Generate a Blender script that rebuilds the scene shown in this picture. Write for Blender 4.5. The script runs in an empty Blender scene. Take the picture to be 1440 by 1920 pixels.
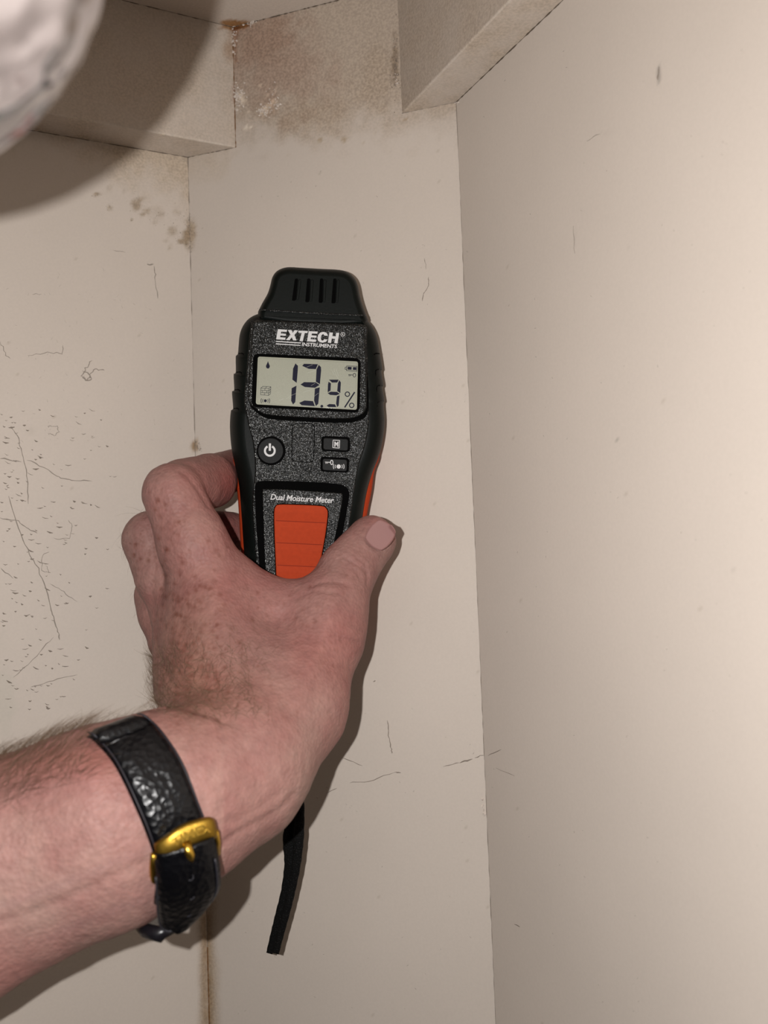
import bpy, bmesh, math, random
import numpy as np
from mathutils import Vector, Matrix
from mathutils.geometry import tessellate_polygon

random.seed(7); rng = np.random.default_rng(7)
SC = bpy.context.scene
COL = SC.collection

# ------------------------------------------------------------------ camera
F = 1580.06                     # focal length in pixels of the 1440x1920 frame
PITCH, ROLL, CAMH = 0.05528, -0.03695, 1.50
_f = np.array([0, math.cos(PITCH), math.sin(PITCH)]); _u = np.array([0, -math.sin(PITCH), math.cos(PITCH)]); _r = np.array([1., 0, 0])
RT = _r*math.cos(ROLL) + _u*math.sin(ROLL); UP = -_r*math.sin(ROLL) + _u*math.cos(ROLL); FW = _f
O = np.array([0, 0, CAMH])
cam = bpy.data.cameras.new('camera'); cam_o = bpy.data.objects.new('camera', cam); COL.objects.link(cam_o)
cam_o.matrix_world = Matrix(((RT[0], UP[0], -FW[0], O[0]), (RT[1], UP[1], -FW[1], O[1]), (RT[2], UP[2], -FW[2], O[2]), (0, 0, 0, 1)))
cam.sensor_fit = 'VERTICAL'; cam.sensor_height = 24; cam.lens = 24*F/1920
cam.clip_start = 0.005; cam.clip_end = 20
cam.dof.use_dof = True; cam.dof.focus_distance = 0.358; cam.dof.aperture_fstop = cam.lens/2.7
SC.camera = cam_o

# ------------------------------------------------------------------ light
w = bpy.data.worlds.new('world'); SC.world = w; w.use_nodes = True
w.node_tree.nodes['Background'].inputs[0].default_value = (1.0, 0.80, 0.58, 1)
w.node_tree.nodes['Background'].inputs[1].default_value = 0.012
fl = bpy.data.lights.new('phone_flash', 'POINT'); fl.energy = 4.75; fl.shadow_soft_size = 0.0017; fl.color = (1.0, 0.975, 0.955)
flo = bpy.data.objects.new('phone_flash', fl); COL.objects.link(flo)
flo.location = Vector(O + RT*-0.0245 + UP*0.006 + FW*0.0)
SC.view_settings.view_transform = 'Standard'; SC.view_settings.look = 'None'
SC.view_settings.gamma = 1; SC.view_settings.use_curve_mapping = False
SC.view_settings.exposure = 0.0

# ------------------------------------------------------------------ helpers
def W(px, py, d):               # photo pixel + camera depth (m) -> world point
    return O + FW*d + RT*((px-720)*d/F) + UP*(-(py-960)*d/F)
def C2W(c):                     # camera-space mm (n,3) -> world m
    c = np.asarray(c, float)*0.001
    return O + c[..., 0:1]*RT + c[..., 1:2]*UP + c[..., 2:3]*FW
def PX(P):
    q = np.asarray(P) - O; z = q@FW
    return 720 + F*(q@RT)/z, 960 - F*(q@UP)/z
def cs(px, py, d):              # pixel + depth mm -> camera-space mm
    return np.array([(px-720)*d/F, -(py-960)*d/F, d])

def link(o, parent=None, **k):
    COL.objects.link(o)
    if parent is not None: o.parent = parent
    for a, b in k.items(): o[a] = b
    return o
def mesh(name, verts, faces, mat, parent=None, smooth=True, **k):
    me = bpy.data.meshes.new(name); me.from_pydata([tuple(map(float, v)) for v in verts], [], [tuple(map(int, f)) for f in faces]); me.materials.append(mat)
    me.validate(); me.update()
    if smooth: me.polygons.foreach_set('use_smooth', [True]*len(me.polygons))
    return link(bpy.data.objects.new(name, me), parent, **k)
def fast_mesh(name, V, Q, mat, parent=None, **k):
    me = bpy.data.meshes.new(name); me.vertices.add(len(V)); me.vertices.foreach_set('co', np.asarray(V, np.float32).ravel())
    me.loops.add(Q.size); me.loops.foreach_set('vertex_index', Q.astype(np.int32).ravel())
    me.polygons.add(len(Q)); me.polygons.foreach_set('loop_start', np.arange(0, Q.size, 4, dtype=np.int32)); me.polygons.foreach_set('loop_total', np.full(len(Q), 4, np.int32))
    me.update(calc_edges=True); me.polygons.foreach_set('use_smooth', np.ones(len(Q), bool)); me.materials.append(mat)
    return link(bpy.data.objects.new(name, me), parent, **k)
def attr(o, name, rgb):
    a = o.data.color_attributes.new(name, 'FLOAT_COLOR', 'POINT')
    c = np.ones((len(rgb), 4), np.float32); c[:, :3] = rgb; a.data.foreach_set('color', c.ravel())
def empty(name, loc, **k):
    o = bpy.data.objects.new(name, None); o.location = Vector(loc); o.empty_display_size = 0.01
    link(o, None, **k); bpy.context.view_layer.update(); return o
def under(o, parent):           # parent while keeping world vertices
    o.parent = parent; o.matrix_parent_inverse = parent.matrix_world.inverted(); return o
def smoothstep(a, b, x):
    t = np.clip((x-a)/(b-a), 0, 1); return t*t*(3-2*t)
_perm = rng.random((64, 64, 64)).astype(np.float32)
def vnoise(P, s):               # value noise, P (n,3) in m, s = cell size
    p = np.asarray(P)/s + 100.0; i = np.floor(p).astype(int); f = p-i; f = f*f*(3-2*f); r = 0
    for dx in (0, 1):
        for dy in (0, 1):
            for dz in (0, 1):
                wgt = (f[:, 0] if dx else 1-f[:, 0])*(f[:, 1] if dy else 1-f[:, 1])*(f[:, 2] if dz else 1-f[:, 2])
                r = r + wgt*_perm[(i[:, 0]+dx) % 64, (i[:, 1]+dy) % 64, (i[:, 2]+dz) % 64]
    return r
def fbm(P, s): return (vnoise(P, s)*.5 + vnoise(P, s/2.1)*.28 + vnoise(P, s/4.3)*.15 + vnoise(P, s/9)*.07)

class NT:
    def __init__(s, name):
        s.m = bpy.data.materials.new(name); s.m.use_nodes = True; s.t = s.m.node_tree; s.b = s.t.nodes['Principled BSDF']
    def n(s, typ, **k):
        x = s.t.nodes.new(typ)
        for a, b in k.items():
            if a in x.inputs.keys(): x.inputs[a].default_value = b
            else: setattr(x, a, b)
        return x
    def l(s, a, b): s.t.links.new(a, b)
def mat(name, col, rough=.5, metal=0, spec=.5, bump=None, coat=0, sub=0, emis=None):
    t = NT(name); b = t.b
    b.inputs['Base Color'].default_value = (*col, 1); b.inputs['Roughness'].default_value = rough
    b.inputs['Metallic'].default_value = metal; b.inputs['Specular IOR Level'].default_value = spec
    b.inputs['Coat Weight'].default_value = coat; b.inputs['Coat Roughness'].default_value = .08
    if bump:
        sc, st, di = bump
        tc = t.n('ShaderNodeTexCoord'); no = t.n('ShaderNodeTexNoise', Scale=sc, Detail=4.0); bp = t.n('ShaderNodeBump', Strength=st, Distance=di)
        t.l(tc.outputs['Object'], no.inputs['Vector']); t.l(no.outputs[0], bp.inputs['Height']); t.l(bp.outputs[0], b.inputs['Normal'])
        # slight tone variation
        mx = t.n('ShaderNodeMapRange'); mx.inputs[3].default_value = .85; mx.inputs[4].default_value = 1.12
        vm = t.n('ShaderNodeVectorMath', operation='SCALE'); vm.inputs[0].default_value = col
        t.l(no.outputs[0], mx.inputs[0]); t.l(mx.outputs[0], vm.inputs['Scale']); t.l(vm.outputs[0], b.inputs['Base Color'])
    return t.m

def wall_mat(name, fine=.12):
    t = NT(name); b = t.b; b.inputs['Roughness'].default_value = .62; b.inputs['Specular IOR Level'].default_value = .25
    at = t.n('ShaderNodeAttribute', attribute_name='tint'); tc = t.n('ShaderNodeTexCoord')
    n1 = t.n('ShaderNodeTexNoise', Scale=900.0, Detail=3.0); n2 = t.n('ShaderNodeTexNoise', Scale=14.0, Detail=3.0)
    n3 = t.n('ShaderNodeTexVoronoi', Scale=260.0)
    for n in (n1, n2, n3): t.l(tc.outputs['Object'], n.inputs['Vector'])
    gr = t.n('ShaderNodeAttribute', attribute_name='grain')     # how dirty = how grainy
    m1 = t.n('ShaderNodeMapRange'); m1.inputs[1].default_value = .35; m1.inputs[2].default_value = .65; m1.inputs[3].default_value = -.5; m1.inputs[4].default_value = .5
    mu = t.n('ShaderNodeMath', operation='MULTIPLY'); ad = t.n('ShaderNodeMath', operation='ADD'); ad.inputs[1].default_value = 1.0
    t.l(n1.outputs[0], m1.inputs[0]); t.l(m1.outputs[0], mu.inputs[0]); t.l(gr.outputs['Fac'], mu.inputs[1]); t.l(mu.outputs[0], ad.inputs[0])
    m2 = t.n('ShaderNodeMapRange'); m2.inputs[3].default_value = .94; m2.inputs[4].default_value = 1.05
    t.l(n2.outputs[0], m2.inputs[0]); mm = t.n('ShaderNodeMath', operation='MULTIPLY'); t.l(ad.outputs[0], mm.inputs[0]); t.l(m2.outputs[0], mm.inputs[1])
    vm = t.n('ShaderNodeVectorMath', operation='SCALE'); t.l(at.outputs['Color'], vm.inputs[0]); t.l(mm.outputs[0], vm.inputs['Scale']); t.l(vm.outputs[0], b.inputs['Base Color'])
    n4 = t.n('ShaderNodeTexNoise', Scale=120.0, Detail=5.0); t.l(tc.outputs['Object'], n4.inputs['Vector'])
    bp = t.n('ShaderNodeBump', Strength=fine, Distance=.0006); t.l(n4.outputs[0], bp.inputs['Height']); t.l(bp.outputs[0], b.inputs['Normal'])
    return t.m

# ------------------------------------------------------------------ the cupboard corner
CREAM = np.array([.545, .482, .424])
phi, AL, BE = 0.310886, 2.382293, 2.346789
d = np.array([math.cos(phi), -math.sin(phi)])
A = np.array([-.093473, .420033]); B = A + .140408*d
rot = lambda v, a: np.array([v[0]*math.cos(a)-v[1]*math.sin(a), v[0]*math.sin(a)+v[1]*math.cos(a)])
dl = rot(d, -AL); dr = rot(-d, BE)
H1, H2 = CAMH + .2085, CAMH + .27096
SL, SR = .027286, .114361
M_wall = wall_mat('cream_painted_wall'); M_batten = wall_mat('cream_painted_batten', .2)

def paint(P, where):
    """colour of the old paint: stains, mould, rubbed patches of their own shape, greyer batten sides"""
    x, y = PX(P); n = len(P)
    big = fbm(P, .035); mid = fbm(P+3.1, .012); fin = fbm(P+7.7, .004)
    col = np.tile(CREAM, (n, 1)); grain = np.full(n, .03)
    def stain_tone(mask, c, g=.0):
        m = np.clip(mask, 0, 1)[:, None]; nonlocal col, grain
        col = col*(1-m) + col*np.array(c)*m; grain = grain + g*m[:, 0]
    def blob(cx, cy, rx, ry, soft=.5, nz=.5):
        r = np.sqrt(((x-cx)/rx)**2 + ((y-cy)/ry)**2) + (mid-.5)*nz*2 + (fin-.5)*nz
        return 1-smoothstep(1-soft, 1, r)
    if where == 'back':
        stain_tone((1-smoothstep(205, 300, y+(mid-.5)*110+(fin-.5)*50+(x-442)*.05))*.95, (.77, .715, .65), .22)
        stain_tone(blob(510, 120, 150, 130, .8)*.8, (.84, .73, .70), .16)
        stain_tone(blob(470, 60, 90, 90, .8)*.6, (.86, .76, .70), .1)
        stain_tone(blob(560, 215, 150, 50, .9)*.5, (.86, .80, .72), .2)
        stain_tone(blob(700, 150, 60, 110, .9)*.55, (.84, .80, .74), .25)
        stain_tone(blob(742, 125, 7, 66, .8, 1.3)*.8, (.55, .50, .44), .3)
        for (cx, cy, r) in [(495, 208, 8), (503, 200, 6), (515, 192, 6), (520, 168, 4), (488, 160, 4), (466, 208, 4), (462, 239, 6), (500, 178, 3), (512, 174, 3), (450, 178, 10), (455, 188, 9), (470, 238, 3)]:
            stain_tone(blob(cx, cy, r, r*1.1, .5, .9), (1.55, 1.62, 1.62))
        for (cx, cy, r) in [(681, 269, 5), (705, 250, 3), (760, 224, 5), (740, 95, 4), (600, 262, 6), (645, 262, 7), (540, 290, 8)]:
            stain_tone(blob(cx, cy, r, r, .8, .8)*.8, (.72, .64, .50))
        stain_tone(blob(360, 300, 90, 60, .9)*.45, (.84, .78, .68), .15)
        stain_tone(blob(356, 440, 13, 36, .8, .9)*.8, (.66, .56, .42), .3)
        stain_tone((1-smoothstep(0, 26, np.abs(x-(388+(y-1750)*.02))+(mid-.5)*20))*smoothstep(1560, 1700, y)*(.55+.45*np.clip(mid*2.4-.6, 0, 1)), (.52, .40, .25), .3)
        stain_tone((1-smoothstep(0, 20, np.abs(x-386)+(fin-.5)*20))*smoothstep(1790, 1850, y)*.8, (.74, .62, .45), .3)
        stain_tone(blob(440, 45, 34, 10, .4, .9), (.55, .33, .16), .3)
        stain_tone(blob(441, 80, 7, 50, .6, 1)*.7, (.7, .5, .38), .3)
        stain_tone(blob(367, 838, 9, 14, .8, .9)*.9, (.50, .36, .2), .2)
    if where == 'left':
        stain_tone((1-smoothstep(0, 1, ((340-x)*.55+(y-305))/150+(mid-.5)*1.1+(fin-.5)*.5))*.8, (.79, .72, .61), .3)
        for (cx, cy, rx, ry, s) in [(255, 382, 16, 20, .6), (247, 411, 4, 4, 1), (205, 388, 9, 9, .6), (180, 365, 10, 5, .9), (233, 360, 10, 10, .3), (290, 418, 10, 8, .4), (322, 432, 14, 14, .5), (350, 445, 12, 34, .8), (338, 452, 7, 7, .7), (330, 400, 22, 12, .3), (262, 372, 9, 6, .5), (268, 402, 10, 6, .6), (310, 452, 8, 6, .4), (318, 465, 7, 9, .4), (205, 352, 7, 10, .25), (300, 400, 30, 20, .35), (275, 395, 12, 8, .5)]:
            stain_tone(blob(cx, cy, rx, ry, .9, 1.2)*s, (.45, .36, .23), .3)
        stain_tone((1-smoothstep(0, 22, np.abs(x-(383+(y-1750)*.02))+(mid-.5)*20))*smoothstep(1600, 1720, y)*(.5+.5*np.clip(mid*2.4-.6, 0, 1)), (.50, .38, .24), .3)
        stain_tone(blob(364, 838, 9, 14, .8, .9)*.9, (.50, .36, .2), .2)
        stain_tone(blob(0, 1300, 40, 120, .9, .8)*.35, (.84, .90, .86))
        stain_tone(blob(58, 808, 14, 14, .9)*.3, (.8, .8, .78))
    if where == 'right':
        for (cx, cy, rx, ry, s) in [(1235, 138, 5, 18, .7), (1178, 463, 5, 5, .5), (1157, 826, 4, 4, .6), (1125, 250, 30, 5, .12), (1077, 440, 4, 30, .35), (1373, 1070, 4, 4, .5), (1036, 910, 3, 4, .4)]:
            stain_tone(blob(cx, cy, rx, ry, .9, .9)*s, (.45, .45, .45))
    if where in ('soffit', 'soffit2'):
        stain_tone((P[:, 2] > H1+.0006)*(.9 if where == 'soffit2' else .35), (.80, .78, .76), .1)  # face contrast put into the colour: batten sides greyer than undersides
        stain_tone(((x > 1000) | (y < 60))*0+np.clip(mid*2.2-.75, 0, 1)*.5*(P[:, 2] <= H1+.0006), (.80, .74, .64), .3)
        stain_tone(.25+.5*np.clip(mid*2-.5, 0, 1), (.88, .83, .76), .22)
        stain_tone(blob(437, 90, 18, 40, .8, .9)*.6, (.6, .42, .28), .2)
        stain_tone(blob(441, 175, 8, 30, .8, 1)*.7, (.62, .42, .36), .3)
        stain_tone(blob(437, 47, 26, 9, .5, .9), (.55, .33, .16), .2)
    if where == 'ceiling':
        stain_tone(.2+.4*big, (.92, .87, .82), .18)
        stain_tone(blob(438, 44, 34, 8, .5, .9), (.55, .33, .16), .2)
    spk = (vnoise(P+9.3, .0016) > .965)*(vnoise(P+2.2, .02) > .45)
    stain_tone(spk*.35, (.55, .5, .42))
    return np.clip(col, 0.01, .95), np.clip(grain, 0, .7)

def panel(name, org, u, v, us, vs, thick, where, m, kind='structure', inward=None):
    """a slab: front face is a fine grid, with a real thickness behind it"""
    U, V = np.meshgrid(us, vs, indexing='ij'); P = org + U[..., None]*u + V[..., None]*v
    nu, nv = U.shape; P = P.reshape(-1, 3); idx = np.arange(nu*nv).reshape(nu, nv)
    Q = np.stack([idx[:-1, :-1], idx[1:, :-1], idx[1:, 1:], idx[:-1, 1:]], -1).reshape(-1, 4)
    nrm = np.cross(u, v); nrm /= np.linalg.norm(nrm)
    if inward is not None and nrm@inward < 0: nrm = -nrm; Q = Q[:, ::-1]
    c = [idx[0, 0], idx[-1, 0], idx[-1, -1], idx[0, -1]]
    Bk = P[c] - nrm*thick; k = len(P)
    extra = [[k+3, k+2, k+1, k]]
    P2 = np.vstack([P, Bk])
    Vb = np.vstack([P[c], Bk]); m0 = len(P2); P2 = np.vstack([P2, P[c]])
    for a in range(4): b2 = (a+1) % 4; extra.append([m0+a, k+a, k+b2, m0+b2])
    if (np.cross(P[idx[1, 0]]-P[0], P[idx[0, 1]]-P[0])@nrm) < 0: extra = [e[::-1] for e in extra]
    Q = np.vstack([Q, extra]); o = fast_mesh(name, P2, Q, m); o['kind'] = kind
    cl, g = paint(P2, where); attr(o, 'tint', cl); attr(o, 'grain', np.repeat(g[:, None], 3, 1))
    return o
X3 = lambda v: np.array([v[0], v[1], 0.])
Z3 = np.array([0, 0, 1.])
inw = -X3(A)+np.array([0, 0, 0.])
def spaced(a, b, c, e, st):     # coarse outside [b,c], fine inside
    return np.unique(np.round(np.concatenate([np.linspace(a, b, 6), np.arange(b, c, st), np.linspace(c, e, 6)]), 6))
zs = spaced(0, CAMH-.30, H2-.002, H2, .0012)
wall_b = panel('wall_back', X3(A), X3(d), Z3, np.append(np.arange(0, .1404, .0012), .140408), zs, .012, 'back', M_wall, inward=-X3(A))
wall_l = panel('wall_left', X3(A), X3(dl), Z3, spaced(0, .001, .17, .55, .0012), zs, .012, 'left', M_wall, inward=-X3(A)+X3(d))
wall_r = panel('wall_right', X3(B), X3(dr), Z3, spaced(0, .001, .30, .55, .0015), zs, .012, 'right', M_wall, inward=-X3(B)-X3(d))
# ceiling and floor follow the outline of the cupboard
def flat_outline(name, z, thick, m, up, where):
    pts = [A, B, B+dr*.55, A+dl*.55]
    if where:
        e1 = d; org = np.array([0, 0, z])
        us = spaced(-.75, -.02, .14, .45, .0015); vs = spaced(-.95, -.10, 0, .04, .0015)
        o = panel(name, X3(A)+org, X3(d), X3(np.array([-d[1], d[0]])), us, vs, thick, where, m, inward=np.array([0, 0, up]))
    else:
        P = [(*p, z) for p in pts]+[(*p, z-thick*up) for p in pts]
        o = mesh(name, P, [(0, 1, 2, 3), (7, 6, 5, 4)]+[(i, (i+1) % 4, 4+(i+1) % 4, 4+i) for i in range(4)], m, smooth=False); o['kind'] = 'structure'
        c = np.tile(CREAM*.8, (8, 1)); attr(o, 'tint', c); attr(o, 'grain', c*0)
    return o
flat_outline('ceiling', H2, .012, M_wall, -1, 'ceiling')
flat_outline('floor', 0, .02, M_wall, 1, None)

# battens under the ceiling (mitred against the back wall)
def batten(name, p_in, p_wall, dirv, L, side='soffit'):
    # cross-section vertical plane; front face plane through p_in along dirv; ends at the back wall
    n = 150; m_ = 50; V = []; Q = []
    e = p_in; ts = np.concatenate([np.linspace(0, .18, n), [.5]])
    zz = np.linspace(H1, H2, m_); rr = np.linspace(0, 1, 20)
    prof = []
    bev = .0008
    for z in zz[::-1][:-1]: prof.append((0., z))
    prof += [(bev*.0, H1+bev), (bev*.3, H1+bev*.3), (bev, H1)]
    for r in rr[1:]: prof.append((r, H1))
    Vv = np.empty((len(ts), len(prof), 3))
    wid = p_wall-p_in
    for j, (r, z) in enumerate(prof):
        rr_ = r if r > .05 else r/np.linalg.norm(wid)
        base = p_in + wid*rr_
        for i, t in enumerate(ts):
            q = base+dirv*t; Vv[i, j] = (q[0], q[1], z)
    P = Vv.reshape(-1, 3); idx = np.arange(len(P)).reshape(len(ts), len(prof))
    Q = np.stack([idx[:-1, :-1], idx[1:, :-1], idx[1:, 1:], idx[:-1, 1:]], -1).reshape(-1, 4)
    # outward orientation: front normal away from wid
    q0 = Q[0]; nn = np.cross(P[q0[1]]-P[q0[0]], P[q0[2]]-P[q0[1]])
    if nn@X3(wid) > 0: Q = Q[:, ::-1]
    o = fast_mesh(name, P, Q, M_batten); o['kind'] = 'structure'
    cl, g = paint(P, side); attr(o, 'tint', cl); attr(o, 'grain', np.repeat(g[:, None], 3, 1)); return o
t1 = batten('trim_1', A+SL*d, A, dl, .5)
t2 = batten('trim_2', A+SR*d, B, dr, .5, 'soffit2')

# open joints: thin dark irregular cracks along the edges
M_crack = mat('dark_open_joint', (.09, .065, .045), .9); M_dirt = mat('grey_brown_scuff', (.20, .165, .135), .9); M_scuff = mat('faint_grey_scratch', (.27, .235, .20), .9); M_rust = mat('rusty_brown_joint', (.16, .075, .025), .9)
def tube(pts, rad, mt, name, parent=None, sides=5, jit=0, **k):
    pts = np.array(pts, float); V = []; Fc = []
    for i, p in enumerate(pts):
        t = pts[min(i+1, len(pts)-1)]-pts[max(i-1, 0)]; t = t/np.linalg.norm(t)
        a = np.cross(t, (0.3, 0.1, 1)); a /= np.linalg.norm(a); b = np.cross(t, a)
        r = rad[i] if hasattr(rad, '__len__') else rad*(1+jit*(random.random()-.5)*2)
        for s in range(sides): th = 2*math.pi*s/sides; V.append(p+a*r*math.cos(th)+b*r*math.sin(th))
    for i in range(len(pts)-1):
        for s in range(sides): Fc.append((i*sides+s, i*sides+(s+1) % sides, (i+1)*sides+(s+1) % sides, (i+1)*sides+s))
    Fc.append(tuple(range(sides))[::-1]); Fc.append(tuple((len(pts)-1)*sides+s for s in range(sides)))
    return mesh(name, V, Fc, mt, parent, **k)
def seam(p, q, r, mt, parent, n=90, jit=.8):
    p = np.array(p); q = np.array(q)
    return tube([p+(q-p)*i/n for i in range(n+1)], r, mt, 'joint_crack', parent, jit=jit)

P3 = lambda xy, z: np.array([xy[0], xy[1], z])
SLp = A+SL*d; SRp = A+SR*d
seam(P3(A, CAMH-.3), P3(A, H1), .00016, M_dirt, wall_l, 160, .9)
seam(P3(A, CAMH-.30), P3(A, CAMH-.185), .00038, M_rust, wall_l, 120, .45)
seam(P3(B, CAMH-.3), P3(B, H1), .00012, M_dirt, wall_r, 160, .9)
seam(P3(A, H1), P3(A+dl*.17, H1), .00022, M_crack, t1); seam(P3(A, H1), P3(SLp, H1), .0002, M_crack, t1, 30)
seam(P3(SLp, H1), P3(SLp, H2), .00022, M_rust, t1, 50, .9)
seam(P3(SLp, H2), P3(SLp+dl*.17, H2), .00022, M_crack, t1); seam(P3(SLp, H2), P3(SRp, H2), .0003, M_crack, wall_b)
seam(P3(SRp, H1), P3(B, H1), .00014, M_dirt, t2, 30); seam(P3(B, H1), P3(B+dr*.16, H1), .00030, M_crack, t2)

# plaster crumbs and fluff stuck at the joints
def crumbs(name, spots, mt, parent, s=(.0003, .0010)):
    V = []; Fc = []
    for (px, py, rx, ry, n) in spots:
        for _ in range(n):
            x, y = random.gauss(px, rx), random.gauss(py, ry); c = hit_wall(x, y)
            if c is None: continue
            c, nn = c; r = random.uniform(*s); k = len(V)
            ax = np.random.default_rng(random.randrange(9999)).normal(size=(6, 3))*.35
            for q, dv in enumerate([(1, 0, 0), (-1, 0, 0), (0, 1, 0), (0, -1, 0), (0, 0, 1), (0, 0, -1)]): V.append(c+nn*r*.3+(np.array(dv)+ax[q])*r*.6)
            for f in [(0, 2, 4), (2, 1, 4), (1, 3, 4), (3, 0, 4), (2, 0, 5), (1, 2, 5), (3, 1, 5), (0, 3, 5)]: Fc.append(tuple(k+i for i in f))
    return mesh(name, V, Fc, mt, parent, smooth=False, kind='stuff')
PL = []   # planes seen: (point, normal, test)
def nrm_in(v2, inside):
    n = np.array([v2[1], -v2[0], 0.]); return n if n@inside > 0 else -n
PL = [('back', X3(A), nrm_in(d, -X3(A)), X3(d), 0, .1404), ('left', X3(A), nrm_in(dl, X3(d)-X3(A)*.1), X3(dl), 0, .5), ('right', X3(B), nrm_in(dr, -X3(d)), X3(dr), 0, .5)]
def hit_wall(px, py):
    r = W(px, py, 1.0)-O; best = None
    for nm, p, n, u, a, b in PL:
        den = r@n
        if abs(den) < 1e-6: continue
        t = ((p-O)@n)/den
        if t <= 0: continue
        q = O+r*t; s = (q-p)@u
        if a-.0005 <= s <= b and (best is None or t < best[0]): best = (t, q, n)
    return None if best is None else (best[1], best[2])
M_crumb = mat('pale_plaster_crumb', (.60, .53, .47), .9)
crumbs('plaster_crumb', [(446, 182, 6, 10, 110), (497, 208, 7, 7, 40), (512, 180, 6, 12, 16), (440, 75, 3, 20, 40), (470, 44, 6, 3, 25), (495, 207, 8, 6, 20), (515, 195, 5, 4, 12), (743, 150, 3, 6, 12), (906, 1515, 1.5, 12, 16)], M_crumb, wall_b)
crumbs('plaster_crumb', [(856, 190, 3, 2, 20)], M_crumb, wall_r, (.0002, .0006))
crumbs('mould_spot', [(742, 110, 2, 40, 60), (370, 838, 4, 6, 30), (357, 445, 3, 20, 40), (742, 150, 5, 10, 25)], M_dirt, wall_b, (.00015, .0005))
crumbs('mould_spot', [(255, 385, 8, 10, 30), (247, 411, 2, 2, 12), (182, 365, 5, 2, 14), (205, 388, 3, 3, 12), (340, 430, 10, 25, 40), (300, 405, 20, 12, 30)], M_dirt, wall_l, (.00010, .0003))

# scratches and flaked specks: thin raised/sunk strokes on the paint
def strokes(name, lines, mt, parent, side):
    V = []; Fc = []
    for pts, wpx in lines:
        Ps = []
        for (x, y) in pts:
            h = hit_wall(x, y)
            if h is None: Ps = []; break
            Ps.append(h)
        if len(Ps) < 2: continue
        if len(Ps) > 6 and wpx < 2.3:        # broken line: drop short runs
            cut = random.randrange(2, len(Ps)-2); Ps = Ps[:cut] if random.random() < .0 else Ps
        k = len(V); n = len(Ps)
        for i, (p, nn) in enumerate(Ps):
            t = Ps[min(i+1, n-1)][0]-Ps[max(i-1, 0)][0]; t /= (np.linalg.norm(t)+1e-9); s = np.cross(t, nn)
            hw = wpx*.00025*.5*(.25 if i in (0, n-1) else random.uniform(.55, 1.25))
            V += [p+s*hw+nn*.00001, p+nn*.00012, p-s*hw+nn*.00001]
        for i in range(n-1):
            a = k+3*i; Fc += [(a, a+1, a+4, a+3), (a+1, a+2, a+5, a+4)]
    return mesh(name, V, Fc, mt, parent, smooth=False, kind='stuff')
def wig(pts, n=6, j=2.0):
    out = []
    for (a, b) in zip(pts[:-1], pts[1:]):
        for i in range(n):
            t = i/n; out.append((a[0]+(b[0]-a[0])*t+random.gauss(0, j*.4), a[1]+(b[1]-a[1])*t+random.gauss(0, j*.4)))
    out.append(pts[-1]); return out
L = []
for pts, wd in [([(20, 800), (35, 820), (42, 855), (48, 875), (52, 905), (53, 945)], 1.5), ([(0, 860), (40, 866)], 2), ([(50, 862), (90, 880), (110, 895), (135, 900), (172, 902)], 1.6),
                ([(15, 930), (35, 990), (55, 1040), (68, 1060), (85, 1100), (95, 1140), (100, 1160), (108, 1185), (112, 1200)], 1.8), ([(100, 1195), (70, 1230), (25, 1270)], 1.2),
                ([(0, 972), (35, 978), (50, 990), (70, 1000)], 1.8), ([(290, 500), (291, 525), (296, 560)], 1.6), ([(275, 496), (288, 495)], 2.5), ([(0, 640), (12, 668), (20, 672)], 1.2),
                ([(52, 668), (90, 660), (118, 664)], 1.2), ([(118, 648), (116, 665)], 1.2), ([(172, 675), (162, 690), (152, 705), (165, 712), (170, 700), (178, 692), (196, 694)], 1.8),
                ([(155, 695), (165, 700), (172, 712), (160, 715), (158, 705)], 2.2), ([(100, 1010), (130, 1010), (135, 985), (128, 975)], 1.0), ([(85, 1060), (95, 1075), (78, 1070), (80, 1040), (92, 1035)], 1.0),
                ([(90, 800), (95, 798), (108, 800), (110, 810), (100, 817), (90, 812)], 1.0), ([(0, 1065), (25, 1085)], 1.4), ([(95, 1095), (120, 1110), (145, 1128)], 1.0), ([(55, 1290), (100, 1275), (145, 1265)], 1.2),
                ([(212, 470), (235, 473)], 1.0), ([(60, 553), (78, 551)], .8)]:
    L.append((wig(pts, 5, 2.2), wd))
for _ in range(210):       # short flaked dashes, denser towards the left edge
    x = abs(random.gauss(0, 100)); y = random.uniform(760, 1330)
    if x > 215 or (y > 1240 and x > 160): continue
    a = random.uniform(-.15, .5); ln = random.choice([4, 5, 6, 8, 12]); c = random.uniform(.6, 1.6)
    L.append(([(x, y), (x+ln*.5*math.cos(a), y+ln*.5*math.sin(a)+c), (x+ln*math.cos(a), y+ln*math.sin(a))], random.choice([1.2, 1.6, 2.2, 3.0])))
for _ in range(90):
    x = random.uniform(0, 340); y = random.uniform(500, 830); a = random.uniform(0, 3.1); ln = random.uniform(2, 6)
    L.append(([(x, y), (x+ln*math.cos(a), y+ln*math.sin(a))], .8))
strokes('paint_scratch', L[:21], M_scuff, wall_l, 0); strokes('paint_fleck', L[21:], M_dirt, wall_l, 0)
L = []
for pts, wd in [([(726, 1350), (728, 1375), (733, 1400), (735, 1413)], 1.6), ([(655, 1468), (690, 1466), (740, 1448)], 1.0), ([(740, 1448), (752, 1449)], 1.8), ([(830, 1437), (862, 1430)], 1.0), ([(862, 1430), (886, 1423)], 2.4), ([(890, 1421), (908, 1416)], 1.4),
                ([(612, 1487), (632, 1478)], 1.0), ([(795, 484), (799, 505)], 1.0), ([(803, 520), (804, 535), (795, 550), (792, 565)], 1.2), ([(640, 1420), (680, 1436)], 1.2), ([(700, 1278), (704, 1276)], 1.5)]:
    L.append((wig(pts, 5, 1.6), wd))
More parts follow.
